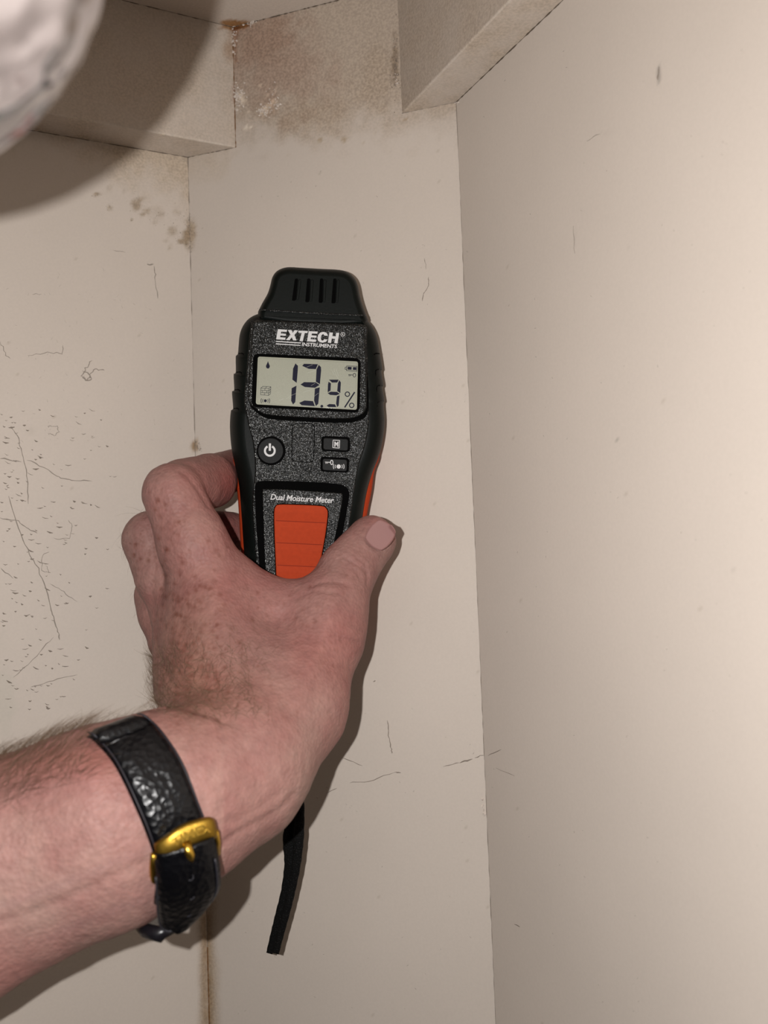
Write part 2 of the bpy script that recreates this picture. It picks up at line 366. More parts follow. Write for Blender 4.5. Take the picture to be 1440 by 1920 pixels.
for _ in range(150):
    x = random.uniform(380, 900); y = random.choice([random.uniform(310, 800), random.uniform(1300, 1900)]); a = random.uniform(0, 3.1); ln = random.uniform(1.5, 4)
    L.append(([(x, y), (x+ln*math.cos(a), y+ln*math.sin(a))], random.choice([.8, 1.0, 1.8])))
strokes('paint_scratch', L, M_dirt, wall_b, 0)
L = [(wig([(914, 1417), (940, 1405)], 4, 1), 1.0), (wig([(1236, 125), (1233, 150)], 4, 1.5), 3.0), (wig([(1075, 425), (1078, 475)], 5, 2), 1.0), (wig([(965, 1733), (975, 1738)], 3, 1), 1.8), (wig([(930, 1440), (965, 1455)], 4, 1), .8), (wig([(1125, 250), (1100, 265)], 4, 2), .8)]
for _ in range(90):
    x = random.uniform(880, 1430); y = random.uniform(60, 1900); a = random.uniform(0, 3.1); ln = random.uniform(1.5, 4)
    L.append(([(x, y), (x+ln*math.cos(a), y+ln*math.sin(a))], random.choice([.6, .8, 1.6])))
strokes('paint_scratch', L, M_dirt, wall_r, 0)

# ------------------------------------------------------------------ hammered metal dome near the lens
t = NT('hammered_silver_metal'); t.b.inputs['Base Color'].default_value = (.92, .90, .97, 1); t.b.inputs['Metallic'].default_value = 1; t.b.inputs['Roughness'].default_value = .13
tc = t.n('ShaderNodeTexCoord'); vo = t.n('ShaderNodeTexVoronoi', Scale=170.0, feature='SMOOTH_F1'); no = t.n('ShaderNodeTexNoise', Scale=75.0, Detail=1.0)
ad = t.n('ShaderNodeMath', operation='MULTIPLY_ADD'); ad.inputs[1].default_value = .3; bp = t.n('ShaderNodeBump', Strength=1.0, Distance=.0045)
t.l(tc.outputs['Object'], vo.inputs['Vector']); t.l(tc.outputs['Object'], no.inputs['Vector']); t.l(vo.outputs[0], ad.inputs[0]); t.l(no.outputs[0], ad.inputs[2]); t.l(ad.outputs[0], bp.inputs['Height']); t.l(bp.outputs[0], t.b.inputs['Normal'])
M_metal = t.m
def lathe(name, prof, c, mt, parent=None, n=64, bump=0):
    V = []; Fc = []
    for i, (r, z) in enumerate(prof):
        for s in range(n):
            th = 2*math.pi*s/n; rr = r*(1+bump*math.sin(11*th+i*2.3)*math.sin(i*1.9+th*5)); V.append((c[0]+rr*math.cos(th), c[1]+rr*math.sin(th), c[2]+z))
    for i in range(len(prof)-1):
        for s in range(n): Fc.append((i*n+s, i*n+(s+1) % n, (i+1)*n+(s+1) % n, (i+1)*n+s))
    return mesh(name, V, Fc, mt, parent)
cL = C2W(np.array([[-83.3, 89.8, 112.]]))[0]; Rm = .0451
prof = [(.0005, -Rm)]+[(Rm*math.sin(a), -Rm*math.cos(a)) for a in np.linspace(.05, 2.2, 40)]+[(.030, .031), (.018, .036), (.010, .040), (.010, .049), (.0005, .049)]
lamp = empty('metal_dome_lamp', (cL[0], cL[1], H2), label='shiny hammered silver metal dome, blurred in the upper left corner', category='lamp')
under(lathe('dome', prof, cL, M_metal, bump=.006), lamp)
under(lathe('stem', [(.0005, 0), (.004, 0), (.004, H2-cL[2]-.054), (.016, H2-cL[2]-.052), (.018, H2-cL[2]-.047), (.0005, H2-cL[2]-.047)], (cL[0], cL[1], cL[2]+.047), M_metal, n=24), lamp)

# ------------------------------------------------------------------ moisture meter
FC = W(578, 800, .360)                       # centre of its face
yw = math.radians(7.5); NF = -FW - RT*-.038 + UP*.030*-1*-1          # face normal, almost straight at the camera
NF /= np.linalg.norm(NF)
def MP(px, py, wmm=0.0):                     # pixel -> point on the plane wmm in front of the face
    r = W(px, py, 1.0)-O; p = FC+NF*wmm*.001; return O + r*(((p-O)@NF)/(r@NF))
meter = empty('moisture_meter', W(560, 1210, .375), label='black and orange handheld moisture meter reading 13.9 percent, held in the hand', category='meter')

def catmull(pts, per=8, closed=True):
    P = np.array(pts, float); n = len(P); out = []
    rngi = range(n) if closed else range(n-1)
    for i in rngi:
        if closed: a, b, c, e = P[(i-1) % n], P[i], P[(i+1) % n], P[(i+2) % n]
        else: a, b, c, e = P[max(i-1, 0)], P[i], P[i+1], P[min(i+2, n-1)]
        for k in range(per):
            t = k/per; out.append(.5*((2*b)+(-a+c)*t+(2*a-5*b+4*c-e)*t*t+(-a+3*b-3*c+e)*t**3))
    if not closed: out.append(P[-1])
    return np.array(out)
def rounded(pts, r, per=5):                  # polygon with rounded corners
    P = np.array(pts, float); n = len(P); out = []
    for i in range(n):
        a, b, c = P[i-1], P[i], P[(i+1) % n]; u = a-b; v = c-b; lu, lv = np.linalg.norm(u), np.linalg.norm(v)
        rr = min(r, lu*.48, lv*.48); s = b+u/lu*rr; e = b+v/lv*rr
        for k in range(per+1): t = k/per; out.append((1-t)**2*s+2*t*(1-t)*b+t*t*e)
    return np.array(out)
def inset(P, dpx):                           # move outline inward (pixels); works for either winding
    P = np.asarray(P); T = np.roll(P, -1, 0)-np.roll(P, 1, 0); T /= np.linalg.norm(T, axis=1)[:, None]+1e-9
    N = np.stack([-T[:, 1], T[:, 0]], 1); area = np.sum(P[:, 0]*np.roll(P[:, 1], -1)-np.roll(P[:, 0], -1)*P[:, 1])
    if area < 0: N = -N
    for _ in range(int(min(abs(dpx)*.8, 26))):
        N = N*.4+(np.roll(N, 1, 0)+np.roll(N, -1, 0))*.3
    N = N/(np.linalg.norm(N, axis=1)[:, None]+1e-9)
    return P+N*dpx
def resample(P, st=2.5):
    P = np.asarray(P, float); Q_ = np.vstack([P, P[:1]]); L_ = np.concatenate([[0], np.cumsum(np.linalg.norm(np.diff(Q_, axis=0), axis=1))]); n = int(L_[-1]/st)
    t_ = np.linspace(0, L_[-1], n, endpoint=False); return np.stack([np.interp(t_, L_, Q_[:, 0]), np.interp(t_, L_, Q_[:, 1])], 1)
def rings(name, outline, prof, mt, parent, capback=True, smooth=True, **k):
    """stack of outlines: prof = [(inset px, w mm)] back to front"""
    V = []; n = len(outline); Fc = []
    for (ins, wz) in prof:
        q = inset(outline, ins); V += [MP(x, y, wz) for x, y in q]
    for i in range(len(prof)-1):
        for s in range(n): Fc.append((i*n+s, i*n+(s+1) % n, (i+1)*n+(s+1) % n, (i+1)*n+s))
    area = np.sum(outline[:, 0]*np.roll(outline[:, 1], -1)-np.roll(outline[:, 0], -1)*outline[:, 1])
    top = tuple((len(prof)-1)*n+s for s in range(n)); Fc.append(top)
    if capback: Fc.append(tuple(range(n))[::-1])
    if area > 0: Fc = [f[::-1] for f in Fc]
    o = mesh(name, V, Fc, mt, None, smooth=False, **k); ft = o.data.polygons
    for p in ft: p.use_smooth = len(p.vertices) == 4 and smooth
    return under(o, parent)
def plate(name, outline, w0, w1, bev, mt, parent, **k):
    pr = [(0, w0), (0, w1-bev)]+[(bev*4.4*(1-math.cos(a)), w1-bev+bev*math.sin(a)) for a in np.linspace(.3, math.pi/2, 5)]
    return rings(name, np.asarray(outline, float), pr, mt, parent, **k)

M_rubber = mat('black_rubber', (.0022, .0036, .0030), .50, spec=.13, bump=(900, .15, .0003))
M_dark = mat('black_recess_and_shade', (.0012, .0012, .0012), .8, spec=.03)  # recesses, and the painted shade below the display housing
M_orange = mat('orange_rubber', (.35, .038, .009), .7, spec=.12, bump=(700, .1, .0002))
M_odark = mat('shaded_orange_step', (.20, .020, .006), .7, spec=.1)  # orange darkened to paint in the shading at the pad steps
M_print = mat('white_print', (.50, .50, .50), .6)
M_lcdink = mat('dark_lcd_segment', (.006, .006, .018), .5, spec=.1)
M_butt = mat('charcoal_button', (.006, .0065, .0065), .55, spec=.14, bump=(1500, .3, .0002))
# speckled metallic-flake plastic
t = NT('speckled_charcoal_plastic'); tc = t.n('ShaderNodeTexCoord')
v1 = t.n('ShaderNodeTexVoronoi', Scale=4600.0); t.l(tc.outputs['Object'], v1.inputs['Vector'])
sep = t.n('ShaderNodeSeparateColor'); t.l(v1.outputs['Color'], sep.inputs[0])
rp = t.n('ShaderNodeValToRGB'); e = rp.color_ramp.elements; e[0].position = .70; e[0].color = (.0030, .0036, .0036, 1); e[1].position = 1.0; e[1].color = (.19, .19, .18, 1)
k_ = e.new(.90); k_.color = (.012, .013, .012, 1)
t.l(sep.outputs[0], rp.inputs[0]); t.l(rp.outputs[0], t.b.inputs['Base Color'])
mr = t.n('ShaderNodeMapRange'); mr.inputs[1].default_value = .7; mr.inputs[3].default_value = .0; mr.inputs[4].default_value = .95; t.l(sep.outputs[0], mr.inputs[0]); t.l(mr.outputs[0], t.b.inputs['Metallic'])
t.b.inputs['Roughness'].default_value = .30; t.b.inputs['Specular IOR Level'].default_value = .22
ge = t.n('ShaderNodeNewGeometry'); sb = t.n('ShaderNodeVectorMath', operation='SUBTRACT'); sb.inputs[1].default_value = (.5, .5, .5); sl_ = t.n('ShaderNodeVectorMath', operation='SCALE'); sl_.inputs['Scale'].default_value = .5
ad = t.n('ShaderNodeVectorMath', operation='ADD'); nm = t.n('ShaderNodeVectorMath', operation='NORMALIZE')
t.l(v1.outputs['Color'], sb.inputs[0]); t.l(sb.outputs[0], sl_.inputs[0]); t.l(sl_.outputs[0], ad.inputs[0]); t.l(ge.outputs['Normal'], ad.inputs[1]); t.l(ad.outputs[0], nm.inputs[0]); t.l(nm.outputs[0], t.b.inputs['Normal'])
M_flake = t.m
M_screen = mat('grey_green_lcd', (.265, .270, .210), .42, spec=.35, bump=(2600, .12, .0001), coat=.25)

# outlines (photo pixels, clockwise from top left)
body_px = [(500, 588), (560, 590), (630, 592), (676, 596), (694, 607), (706, 630), (712, 660), (717, 692), (715, 697), (719, 722), (717, 727), (721, 752), (719, 757), (721, 790), (718, 822), (710, 856), (699, 884), (689, 918), (682, 955), (676, 1000), (668, 1060), (655, 1130), (640, 1185), (600, 1212), (540, 1212), (492, 1200), (472, 1150), (463, 1090), (457, 1030), (453, 970), (448, 910), (441, 875), (434, 840), (431, 800), (433, 770), (437, 766), (435, 735), (439, 731), (438, 702), (442, 698), (442, 668), (446, 663), (450, 625), (462, 602), (480, 590)]
bo = resample(catmull(body_px, 6), 3)
rings('housing', bo, [(40, -28), (22, -27), (8, -24), (1, -19), (0, -14), (1, -10), (5, -6), (12, -3.2), (20, -1.8), (28, -1.4)], M_rubber, meter)
shell_px = [(520, 760), (640, 762), (700, 800), (712, 850), (702, 884), (697, 920), (690, 955), (685, 990), (682, 1050), (668, 1130), (645, 1200), (600, 1226), (535, 1226), (482, 1208), (464, 1150), (456, 1090), (451, 1020), (447, 950), (443, 905), (437, 860), (450, 800)]
rings('back_shell', catmull(shell_px, 5), [(40, -30), (16, -29), (5, -26), (0, -22), (0, -16.5), (3, -14), (12, -13)], M_orange, meter, label='orange rear shell showing at both sides')
# top cap (sensor cover) with four grooves
cap_px = [(484, 584), (492, 568), (502, 550), (507, 534), (511, 519), (521, 507), (539, 501), (565, 502), (600, 504), (636, 506), (653, 511), (665, 522), (671, 536), (675, 556), (681, 576), (690, 599)]
co = resample(np.vstack([catmull(cap_px, 4, closed=False), [(686, 612)], [(640, 616)], [(540, 612)], [(488, 604)], [(483, 594)]]), 2.5)
cap = rings('sensor_cap', co, [(6, -27), (1, -25), (0, -21), (0, -12), (1.5, -7), (4.5, -4.4), (9, -3.3), (13, -3.0)], M_rubber, meter)
for i, (x0, x1) in enumerate([(556, 551), (579, 576), (603, 601), (628, 625)]):
    yb = [564, 567, 568, 569][i]; q = rounded([(x0-3.2, 522), (x0+3.2, 522), (x1+4.0, yb), (x1-4.0, yb)], 3)
    plate('cap_groove', q, -3.4, -2.95, .15, M_dark, cap)
    q2 = rounded([(x0+3.5, 524), (x0+9, 524), (x1+9, yb-2), (x1+4.2, yb-2)], 3)
    plate('cap_rib', q2, -3.4, -2.45, .3, M_rubber, cap)
plate('cap_lip', [(487, 579), (520, 581), (600, 586), (684, 590), (686, 593.5), (600, 589.5), (520, 584.5), (486, 582)], -4, -2.3, .2, M_flake, cap)
# face
face_px = [(478, 600), (560, 602), (640, 606), (684, 610), (688, 640), (690, 700), (691, 750), (692, 790), (686, 830), (672, 875), (664, 925), (655, 985), (642, 1060), (626, 1150), (600, 1175), (520, 1172), (490, 1150), (482, 1080), (476, 1000), (473, 940), (478, 880), (474, 830), (464, 790), (458, 750), (462, 700), (467, 640), (471, 610)]
plate('face_plate', catmull(face_px, 4), -2.6, -.6, .6, M_flake, meter)
hump_px = [(480, 602), (560, 603), (640, 607), (680, 611), (684, 630), (687, 680), (688, 740), (686, 768), (672, 781), (640, 786), (560, 783), (500, 778), (478, 766), (466, 752), (465, 730), (469, 670), (473, 615)]
hump_shade = [(x+(3 if y > 700 else 0), y+7 if y > 740 else y) for x, y in hump_px]
plate('display_housing_shade', catmull(hump_shade, 5), -2, -.25, .3, M_dark, meter)  # dark plate offset down and right, imitating the housing's cast shade
plate('display_housing', catmull(hump_px, 5), -1, 1.0, .7, M_flake, meter)
z2 = lambda L: [(470+x/6.545, 650+y/6.545) for x, y in L]
z3 = lambda L: [(500+x/9, 600+y/9) for x, y in L]
z4 = lambda L: [(470+x/6.545, 780+y/6.545) for x, y in L]
zb = lambda L: [(420+x/4.235, 760+y/4.235) for x, y in L]
plate('display_bezel', rounded(z2([(30, 82), (1352, 142), (1338, 812), (12, 742)]), 12), 0, 1.15, .12, M_dark, meter)
scr = plate('screen', rounded(z2([(88, 120), (1318, 182), (1304, 776), (62, 708)]), 4.5), .9, 1.3, .12, M_screen, meter, label='grey-green liquid crystal screen reading 13.9 %')

class Flat:                                   # flat print collected into one mesh
    def __init__(s, wz): s.V = []; s.F = []; s.w = wz
    def poly(s, P):
        P = [tuple(map(float, p)) for p in P]
        tris = tessellate_polygon([[Vector((x, y, 0)) for x, y in P]]); k = len(s.V); s.V += [MP(x, y, s.w) for x, y in P]
        for a, b, c in tris:
            cr = (P[b][0]-P[a][0])*(P[c][1]-P[a][1])-(P[b][1]-P[a][1])*(P[c][0]-P[a][0])
            s.F.append((k+a, k+b, k+c) if cr < 0 else (k+a, k+c, k+b))
        return s
    def line(s, P, wd):
        P = np.array(P, float)
        for a, b in zip(P[:-1], P[1:]):
            t_ = (b-a)/(np.linalg.norm(b-a)+1e-9); n_ = np.array([-t_[1], t_[0]])*wd/2; e_ = t_*wd*.2
            s.poly([a+n_-e_, b+n_+e_, b-n_+e_, a-n_-e_])
        return s
    def disc(s, c, r, ry=None): return s.poly([(c[0]+r*math.cos(a), c[1]+(ry or r)*math.sin(a)) for a in np.linspace(0, 2*math.pi, 25)[:-1]])
    def arc(s, c, r, a0, a1, wd, ry=None):
        A_ = np.linspace(math.radians(a0), math.radians(a1), 22); ry = ry or r
        for p, q in zip(A_[:-1], A_[1:]):
            f = lambda a, k: (c[0]+(r+k)*math.cos(a), c[1]+(ry+k)*math.sin(a))
            s.poly([f(p, -wd/2), f(q, -wd/2), f(q, wd/2), f(p, wd/2)])
        return s
    def text(s, body, base, right, up, bold=0.0):
        cu = bpy.data.curves.new('t', 'FONT'); cu.body = body; cu.offset = bold; cu.resolution_u = 3; cu.space_character = .96; cu.fill_mode = 'FRONT'
        o = bpy.data.objects.new('t', cu); me = bpy.data.meshes.new_from_object(o)
        co_ = np.array([v.co[:2] for v in me.vertices]); x0, x1 = co_[:, 0].min(), co_[:, 0].max(); y1 = co_[:, 1].max()
        base = np.array(base, float); right = np.array(right, float); up = np.array(up, float)
        for p in me.polygons:
            k = len(s.V)
            for vi in p.vertices:
                x, y = co_[vi]; q = base+(right-base)*((x-x0)/(x1-x0))+up*(y/y1); s.V.append(MP(q[0], q[1], s.w))
            s.F.append(tuple(range(k, k+len(p.vertices))))
        bpy.data.objects.remove(o); bpy.data.curves.remove(cu); bpy.data.meshes.remove(me); return s
    def done(s, name, mt, parent, **k): return under(mesh(name, s.V, s.F, mt, None, smooth=False, **k), parent)

wS = 1.33
dg = Flat(wS)
for q in [[(550, 205), (580, 235), (578, 290), (565, 445), (512, 405), (520, 270)], [(562, 478), (548, 680), (520, 710), (497, 665), (503, 510)]]: dg.poly(z2(q))
dg.done('digit', M_lcdink, scr)
dg = Flat(wS)
for q in [[(632, 235), (655, 210), (825, 215), (800, 275), (712, 272)], [(835, 222), (862, 250), (865, 290), (850, 460), (800, 430), (808, 280)], [(612, 465), (655, 435), (800, 438), (845, 470), (790, 505), (665, 495)], [(848, 498), (830, 700), (800, 730), (778, 660), (788, 515)], [(595, 690), (660, 660), (765, 668), (788, 730), (625, 718)]]: dg.poly(z2(q))
dg.done('digit', M_lcdink, scr)
dg = Flat(wS)
for q in [[(960, 405), (1080, 405), (1062, 440), (998, 440)], [(955, 430), (985, 450), (980, 540), (945, 560), (948, 470)], [(1088, 410), (1107, 440), (1100, 570), (1062, 545), (1070, 450)], [(945, 570), (985, 552), (1060, 555), (1095, 580), (1050, 597), (975, 592)], [(1092, 595), (1080, 725), (1062, 742), (1048, 700), (1058, 610)], [(932, 722), (965, 703), (1035, 708), (1052, 742), (955, 740)]]: dg.poly(z2(q))
dg.done('digit', M_lcdink, scr)
s6 = 1/6.545
Flat(wS).disc(z2([(873, 731)])[0], 17*s6).done('decimal_point', M_lcdink, scr)
g = Flat(wS); g.line(z2([(1275, 560), (1155, 743)]), 17*s6); g.arc(z2([(1187, 583)])[0], 27*s6, 0, 360, 12*s6); g.arc(z2([(1240, 720)])[0], 27*s6, 0, 360, 12*s6); g.done('percent_sign', M_lcdink, scr)
g = Flat(wS); g.poly(z2([(212, 178), (222, 205), (236, 238), (230, 260), (212, 270), (193, 260), (187, 238), (202, 205)])); g.done('drop_icon', M_lcdink, scr)
g = Flat(wS); g.line(z2([(1178, 236), (1306, 242), (1303, 302), (1176, 293), (1178, 236)]), 6*s6); g.line(z2([(1178, 250), (1160, 252), (1158, 276), (1176, 280)]), 6*s6)
g.poly(z2([(1190, 246), (1240, 249), (1238, 284), (1189, 281)])); g.poly(z2([(1256, 250), (1298, 252), (1296, 288), (1254, 285)])); g.done('battery_icon', M_lcdink, scr)
g = Flat(wS); g.arc(z2([(1273, 350)])[0], 16*s6, 0, 360, 7*s6, 23*s6); g.line(z2([(1200, 344), (1256, 348)]), 7*s6); g.line(z2([(1209, 344), (1209, 362)]), 6*s6); g.line(z2([(1224, 345), (1224, 360)]), 6*s6); g.done('key_icon', M_lcdink, scr)
g = Flat(wS)
for q in [[(125, 508), (225, 513), (220, 598), (122, 590), (125, 508)], [(125, 508), (150, 487), (248, 492), (225, 513)], [(248, 492), (243, 578), (220, 598)], [(124, 535), (224, 541), (247, 520)], [(123, 563), (222, 569), (245, 549)], [(176, 511), (175, 538)], [(145, 537), (144, 564)], [(200, 540), (199, 567)], [(172, 566), (170, 593)], [(180, 511), (200, 490)]]: g.line(z2(q), 4.6*s6)
g.done('brick_icon', M_lcdink, scr)
g = Flat(wS); c0 = z2([(180, 664)])[0]; g.disc(c0, 18*s6)
for r_, a_ in [(34, 38), (54, 32)]:
    g.arc(c0, r_*s6, -a_, a_, 7*s6); g.arc(c0, r_*s6, 180-a_, 180+a_, 7*s6)
g.done('alarm_icon', M_lcdink, scr)
M_scr = mat('pale_scratch', (.42, .43, .37), .4)  # scratches drawn pale, their glint put into the colour
g = Flat(1.35)
for q in [[(560, 222), (640, 195)], [(440, 640), (495, 600), (560, 572)], [(470, 640), (500, 618)], [(700, 320), (800, 292)], [(1020, 270), (1040, 330), (1075, 395)], [(1050, 280), (1078, 360)], [(1000, 300), (1030, 350)], [(650, 560), (760, 520)], [(740, 480), (790, 450)], [(350, 660), (400, 640)], [(690, 250), (760, 222)], [(780, 610), (830, 570)]]: g.line(z2(q), 1.7*s6)
g.done('screen_scratch', M_scr, scr)
# thin dark line around the LCD glass edge
g = Flat(1.31); q = rounded(z2([(108, 140), (1300, 198), (1288, 762), (84, 694)]), 2); q = np.vstack([q, q[:1]]); g.line(q, .45); g.done('glass_edge', mat('dark_glass_edge', (.16, .17, .12), .3), scr)

wP = 1.05
g = Flat(wP)
for q in [[(190, 155), (345, 165), (338, 202), (245, 196), (239, 228), (328, 234), (322, 268), (232, 262), (226, 290), (320, 298), (310, 335), (160, 325)],
          [(358, 168), (420, 170), (440, 218), (470, 172), (530, 177), (468, 253), (505, 345), (445, 343), (425, 290), (385, 340), (325, 337), (402, 250)],
          [(540, 180), (695, 186), (688, 222), (642, 220), (610, 358), (555, 355), (590, 217), (532, 213)],
          [(710, 188), (862, 196), (855, 232), (762, 228), (756, 258), (845, 265), (838, 298), (748, 293), (742, 325), (835, 332), (828, 370), (680, 360)],
          [(1032, 268), (1025, 235), (1000, 210), (955, 200), (905, 212), (870, 250), (856, 300), (865, 345), (900, 375), (950, 383), (1000, 368), (1030, 330), (972, 325), (955, 345), (935, 348), (917, 330), (914, 300), (922, 265), (940, 242), (960, 240), (974, 264)],
          [(1060, 210), (1118, 213), (1108, 272), (1165, 276), (1173, 216), (1225, 219), (1195, 395), (1140, 390), (1155, 318), (1098, 314), (1088, 388), (1032, 383)],
          [(158, 352), (578, 380), (575, 397), (156, 368)], [(155, 393), (572, 422), (570, 436), (153, 410)]]: g.poly(z3(q))
g.arc(z3([(1283, 243)])[0], 34/9, 0, 360, 7/9); q = z3([(1270, 260), (1297, 262)]); g.text('R', q[0], q[1], (.2, -36/9), .01)
q = z3([(592, 436), (1182, 475)]); g.text('INSTRUMENTS', q[0], q[1], (1.2, -60/9), .02)
g.done('maker_lettering', M_print, meter)
q = zb([(368, 748), (868, 776)]); Flat(.75).text('Dual Moisture Meter', q[0], q[1], (2.6, -44/4.235), .014).done('title_lettering', M_print, meter)

# buttons
def circ(c, r, n=40): return np.array([(c[0]+r*math.cos(a), c[1]+r*math.sin(a)) for a in np.linspace(0, 2*math.pi, n, endpoint=False)])
pc = z4([(250, 427)])[0]
bt = plate('power_button', circ((pc[0]-.8, pc[1]), 24), -.6, .25, .3, M_butt, meter)
plate('button_recess', circ(pc, 27.2), -.9, -.52, .03, M_dark, bt)
g = Flat(.28); c0 = z4([(235, 427)])[0]; g.arc(c0, 60/6.545, -62, 242, 25/6.545); g.line([z4([(236, 342)])[0], z4([(235, 422)])[0]], 27/6.545); g.done('power_symbol', M_print, bt)
def rbutton(name, x0, y0, x1, y1):
    sl = .045
    qo = rounded(z4([(x0, y0), (x1, y0+(x1-x0)*sl), (x1-4, y1+(x1-x0)*sl-6), (x0-4, y1-6)]), 7)
    qi = rounded(z4([(x0+24, y0+22), (x1-24, y0+22+(x1-x0)*sl), (x1-28, y1-18+(x1-x0)*sl-4), (x0+20, y1-22)]), 5)
    b_ = plate(name, qi, -.6, .25, .3, M_butt, meter); plate('button_recess', qo, -.9, -.52, .03, M_dark, b_); return b_
b1 = rbutton('mode_button', 868, 244, 1222, 435); g = Flat(.28)
q = z4([(1012, 296), (1092, 300), (1088, 394), (1008, 388), (1012, 296)]); g.line(q, 8*s6); q = z4([(1026, 375), (1076, 377)]); g.text('M', q[0], q[1], (.3, -62*s6), .03); g.done('mode_symbol', M_print, b1)
b2 = rbutton('lock_button', 858, 497, 1210, 688); g = Flat(.28)
g.arc(z4([(995, 570)])[0], 15*s6, 0, 360, 10*s6, 27*s6); g.line(z4([(915, 565), (978, 569)]), 9*s6); g.line(z4([(926, 565), (924, 583)]), 8*s6); g.line(z4([(944, 566), (942, 582)]), 8*s6)
c0 = z4([(1080, 620)])[0]; g.disc(c0, 26*s6)
for r_, a_ in [(44, 28), (66, 26)]:
    g.arc(c0, r_*s6, -a_, a_, 8*s6); g.arc(c0, r_*s6, 180-a_, 180+a_, 8*s6)
g.done('lock_symbol', M_print, b2)
g = Flat(-.585); q = rounded(z4([(512, 88), (785, 95), (775, 570), (505, 560)]), 10); q = np.vstack([q, q[:1]]); g.line(q, 1.5); g.done('moulded_outline', M_dark, meter)
# lower panel
rec = catmull(zb([(245, 650), (262, 612), (310, 600), (600, 603), (890, 622), (965, 645), (994, 690), (988, 770), (950, 980), (900, 1240), (850, 1500), (800, 1640), (600, 1680), (360, 1640), (310, 1500), (285, 1330), (262, 1050), (248, 800)]), 4)
plate('panel_rim', inset(rec, -2.2), -.9, -.35, .2, M_flake, meter)
plate('panel_recess', rec, -.9, -.28, .05, M_dark, meter)
inner = catmull(zb([(304, 690), (322, 666), (400, 662), (620, 674), (900, 694), (938, 704), (944, 735), (925, 860), (880, 1080), (830, 1330), (790, 1560), (600, 1600), (380, 1570), (345, 1450), (322, 1250), (312, 1000)]), 4)
plate('inner_panel', inner, -.5, .7, .5, M_flake, meter)
pad_px = zb([(398, 850), (408, 808), (440, 788), (600, 790), (770, 799), (808, 815), (824, 850), (818, 930), (800, 1060), (770, 1220), (735, 1400), (700, 1530), (560, 1550), (440, 1530), (418, 1400), (408, 1200), (400, 1000)])
po = catmull(pad_px, 4)
plate('pad_groove', inset(po, -1.6), 0, .76, .02, M_dark, meter)
pad = plate('grip_pad', po, .3, 1.3, .45, M_orange, meter, label='orange ribbed grip pad')
for (ya, yb_) in [(915, 1085), (1090, 1262), (1268, 1440), (1440, 1520), (815, 912)]:
    def edge(y, s):
        lx = np.interp(y, [815, 1000, 1200, 1400, 1530], [408, 406, 414, 424, 445]); rx = np.interp(y, [815, 850, 930, 1060, 1220, 1400, 1530], [806, 815, 810, 792, 762, 727, 690])
        return [(lx+4, y), (rx-4, y+(rx-lx)*.045)] if s else None
    ym = ya+(yb_-ya)*.3; T = zb(edge(ya+4, 1)); Md = zb(edge(ym, 1)); Bm = zb(edge(yb_, 1))
    V = [MP(*T[0], 1.28), MP(*T[1], 1.28), MP(*Md[1], 1.9), MP(*Md[0], 1.9), MP(*Bm[1], 1.30), MP(*Bm[0], 1.30), MP(*T[0], 1.75), MP(*T[1], 1.75)]
    under(mesh('pad_ridge', V, [(0, 6, 7, 1), (6, 3, 2, 7), (3, 5, 4, 2), (0, 5, 3), (0, 3, 6), (1, 2, 4), (1, 7, 2)], M_orange, None, smooth=False), pad)
    if ya > 850:
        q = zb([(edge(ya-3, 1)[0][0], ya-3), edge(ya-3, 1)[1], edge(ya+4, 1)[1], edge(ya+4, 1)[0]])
        Flat(1.34).poly(q).done('pad_step_shade', M_odark, pad)  # dark strip painting the shade line between two ridges

# side grip grooves: shallow dark notches between the scallops
for side, xs, ys in [(0, [450, 446, 443, 441], [664, 699, 732, 767]), (1, [709, 712, 714, 715], [664, 694, 724, 754])]:
    for x, y in zip(xs, ys):
        s_ = 1 if side == 0 else -1
        under(tube([MP(x-2*s_, y-1, -9.0), MP(x+3*s_, y-1.5, -5.0), MP(x+7*s_, y, -3.6), MP(x+8*s_, y+6, -3.5), MP(x+8*s_, y+12, -3.6)], .00028, M_dark, 'grip_groove'), meter)

# ------------------------------------------------------------------ implicit arm and hand
PR = []   # (group, a, b, ra, rb, flatten, normal)
def pr(g, a, b, ra, rb, fl=1.0, n=(0, 0, 1)):
    PR.append((g, cs(*a), cs(*b), ra, rb, fl, np.array(n, float)/np.linalg.norm(n)))
# forearm + wrist
pr('arm', (-1100, 1998, 256), (-150, 1686, 262), 42, 36.5, .85)
pr('arm', (-150, 1686, 262), (205, 1547, 268), 36.5, 30.4, .84)
pr('arm', (205, 1547, 268), (345, 1485, 277), 30.4, 26.5, .80)
pr('arm', (345, 1485, 277), (440, 1438, 286), 26.5, 22.5, .80)
pr('arm', (345, 1505, 277), (450, 1474, 289), 24, 18.5, .85)
# metacarpals
pr('arm', (440, 1415, 297), (392, 1100, 330), 21, 14.5)
pr('arm', (405, 1405, 299), (345, 1140, 342), 19, 13.5)
pr('arm', (404, 1385, 303), (340, 1195, 356), 16.0, 12)
pr('arm', (410, 1385, 309), (358, 1235, 369), 14, 10.5)
pr('arm', (470, 1390, 299), (500, 1180, 330), 21, 12.5)
pr('arm', (430, 1300, 321), (450, 1180, 340), 16, 12)
# thenar and web
pr('arm', (460, 1445, 291), (545, 1322, 313), 19.5, 19.6)
pr('arm', (545, 1322, 313), (603, 1200, 329), 19.6, 14.0)
pr('arm', (603, 1200, 329), (614, 1150, 333), 14.0, 13.0)
pr('arm', (395, 1120, 332), (520, 1152, 337), 13, 11.5)
pr('arm', (520, 1152, 337), (602, 1150, 335), 11.5, 12.0)
pr('arm', (460, 1110, 338), (405, 1055, 336), 9.5, 9)
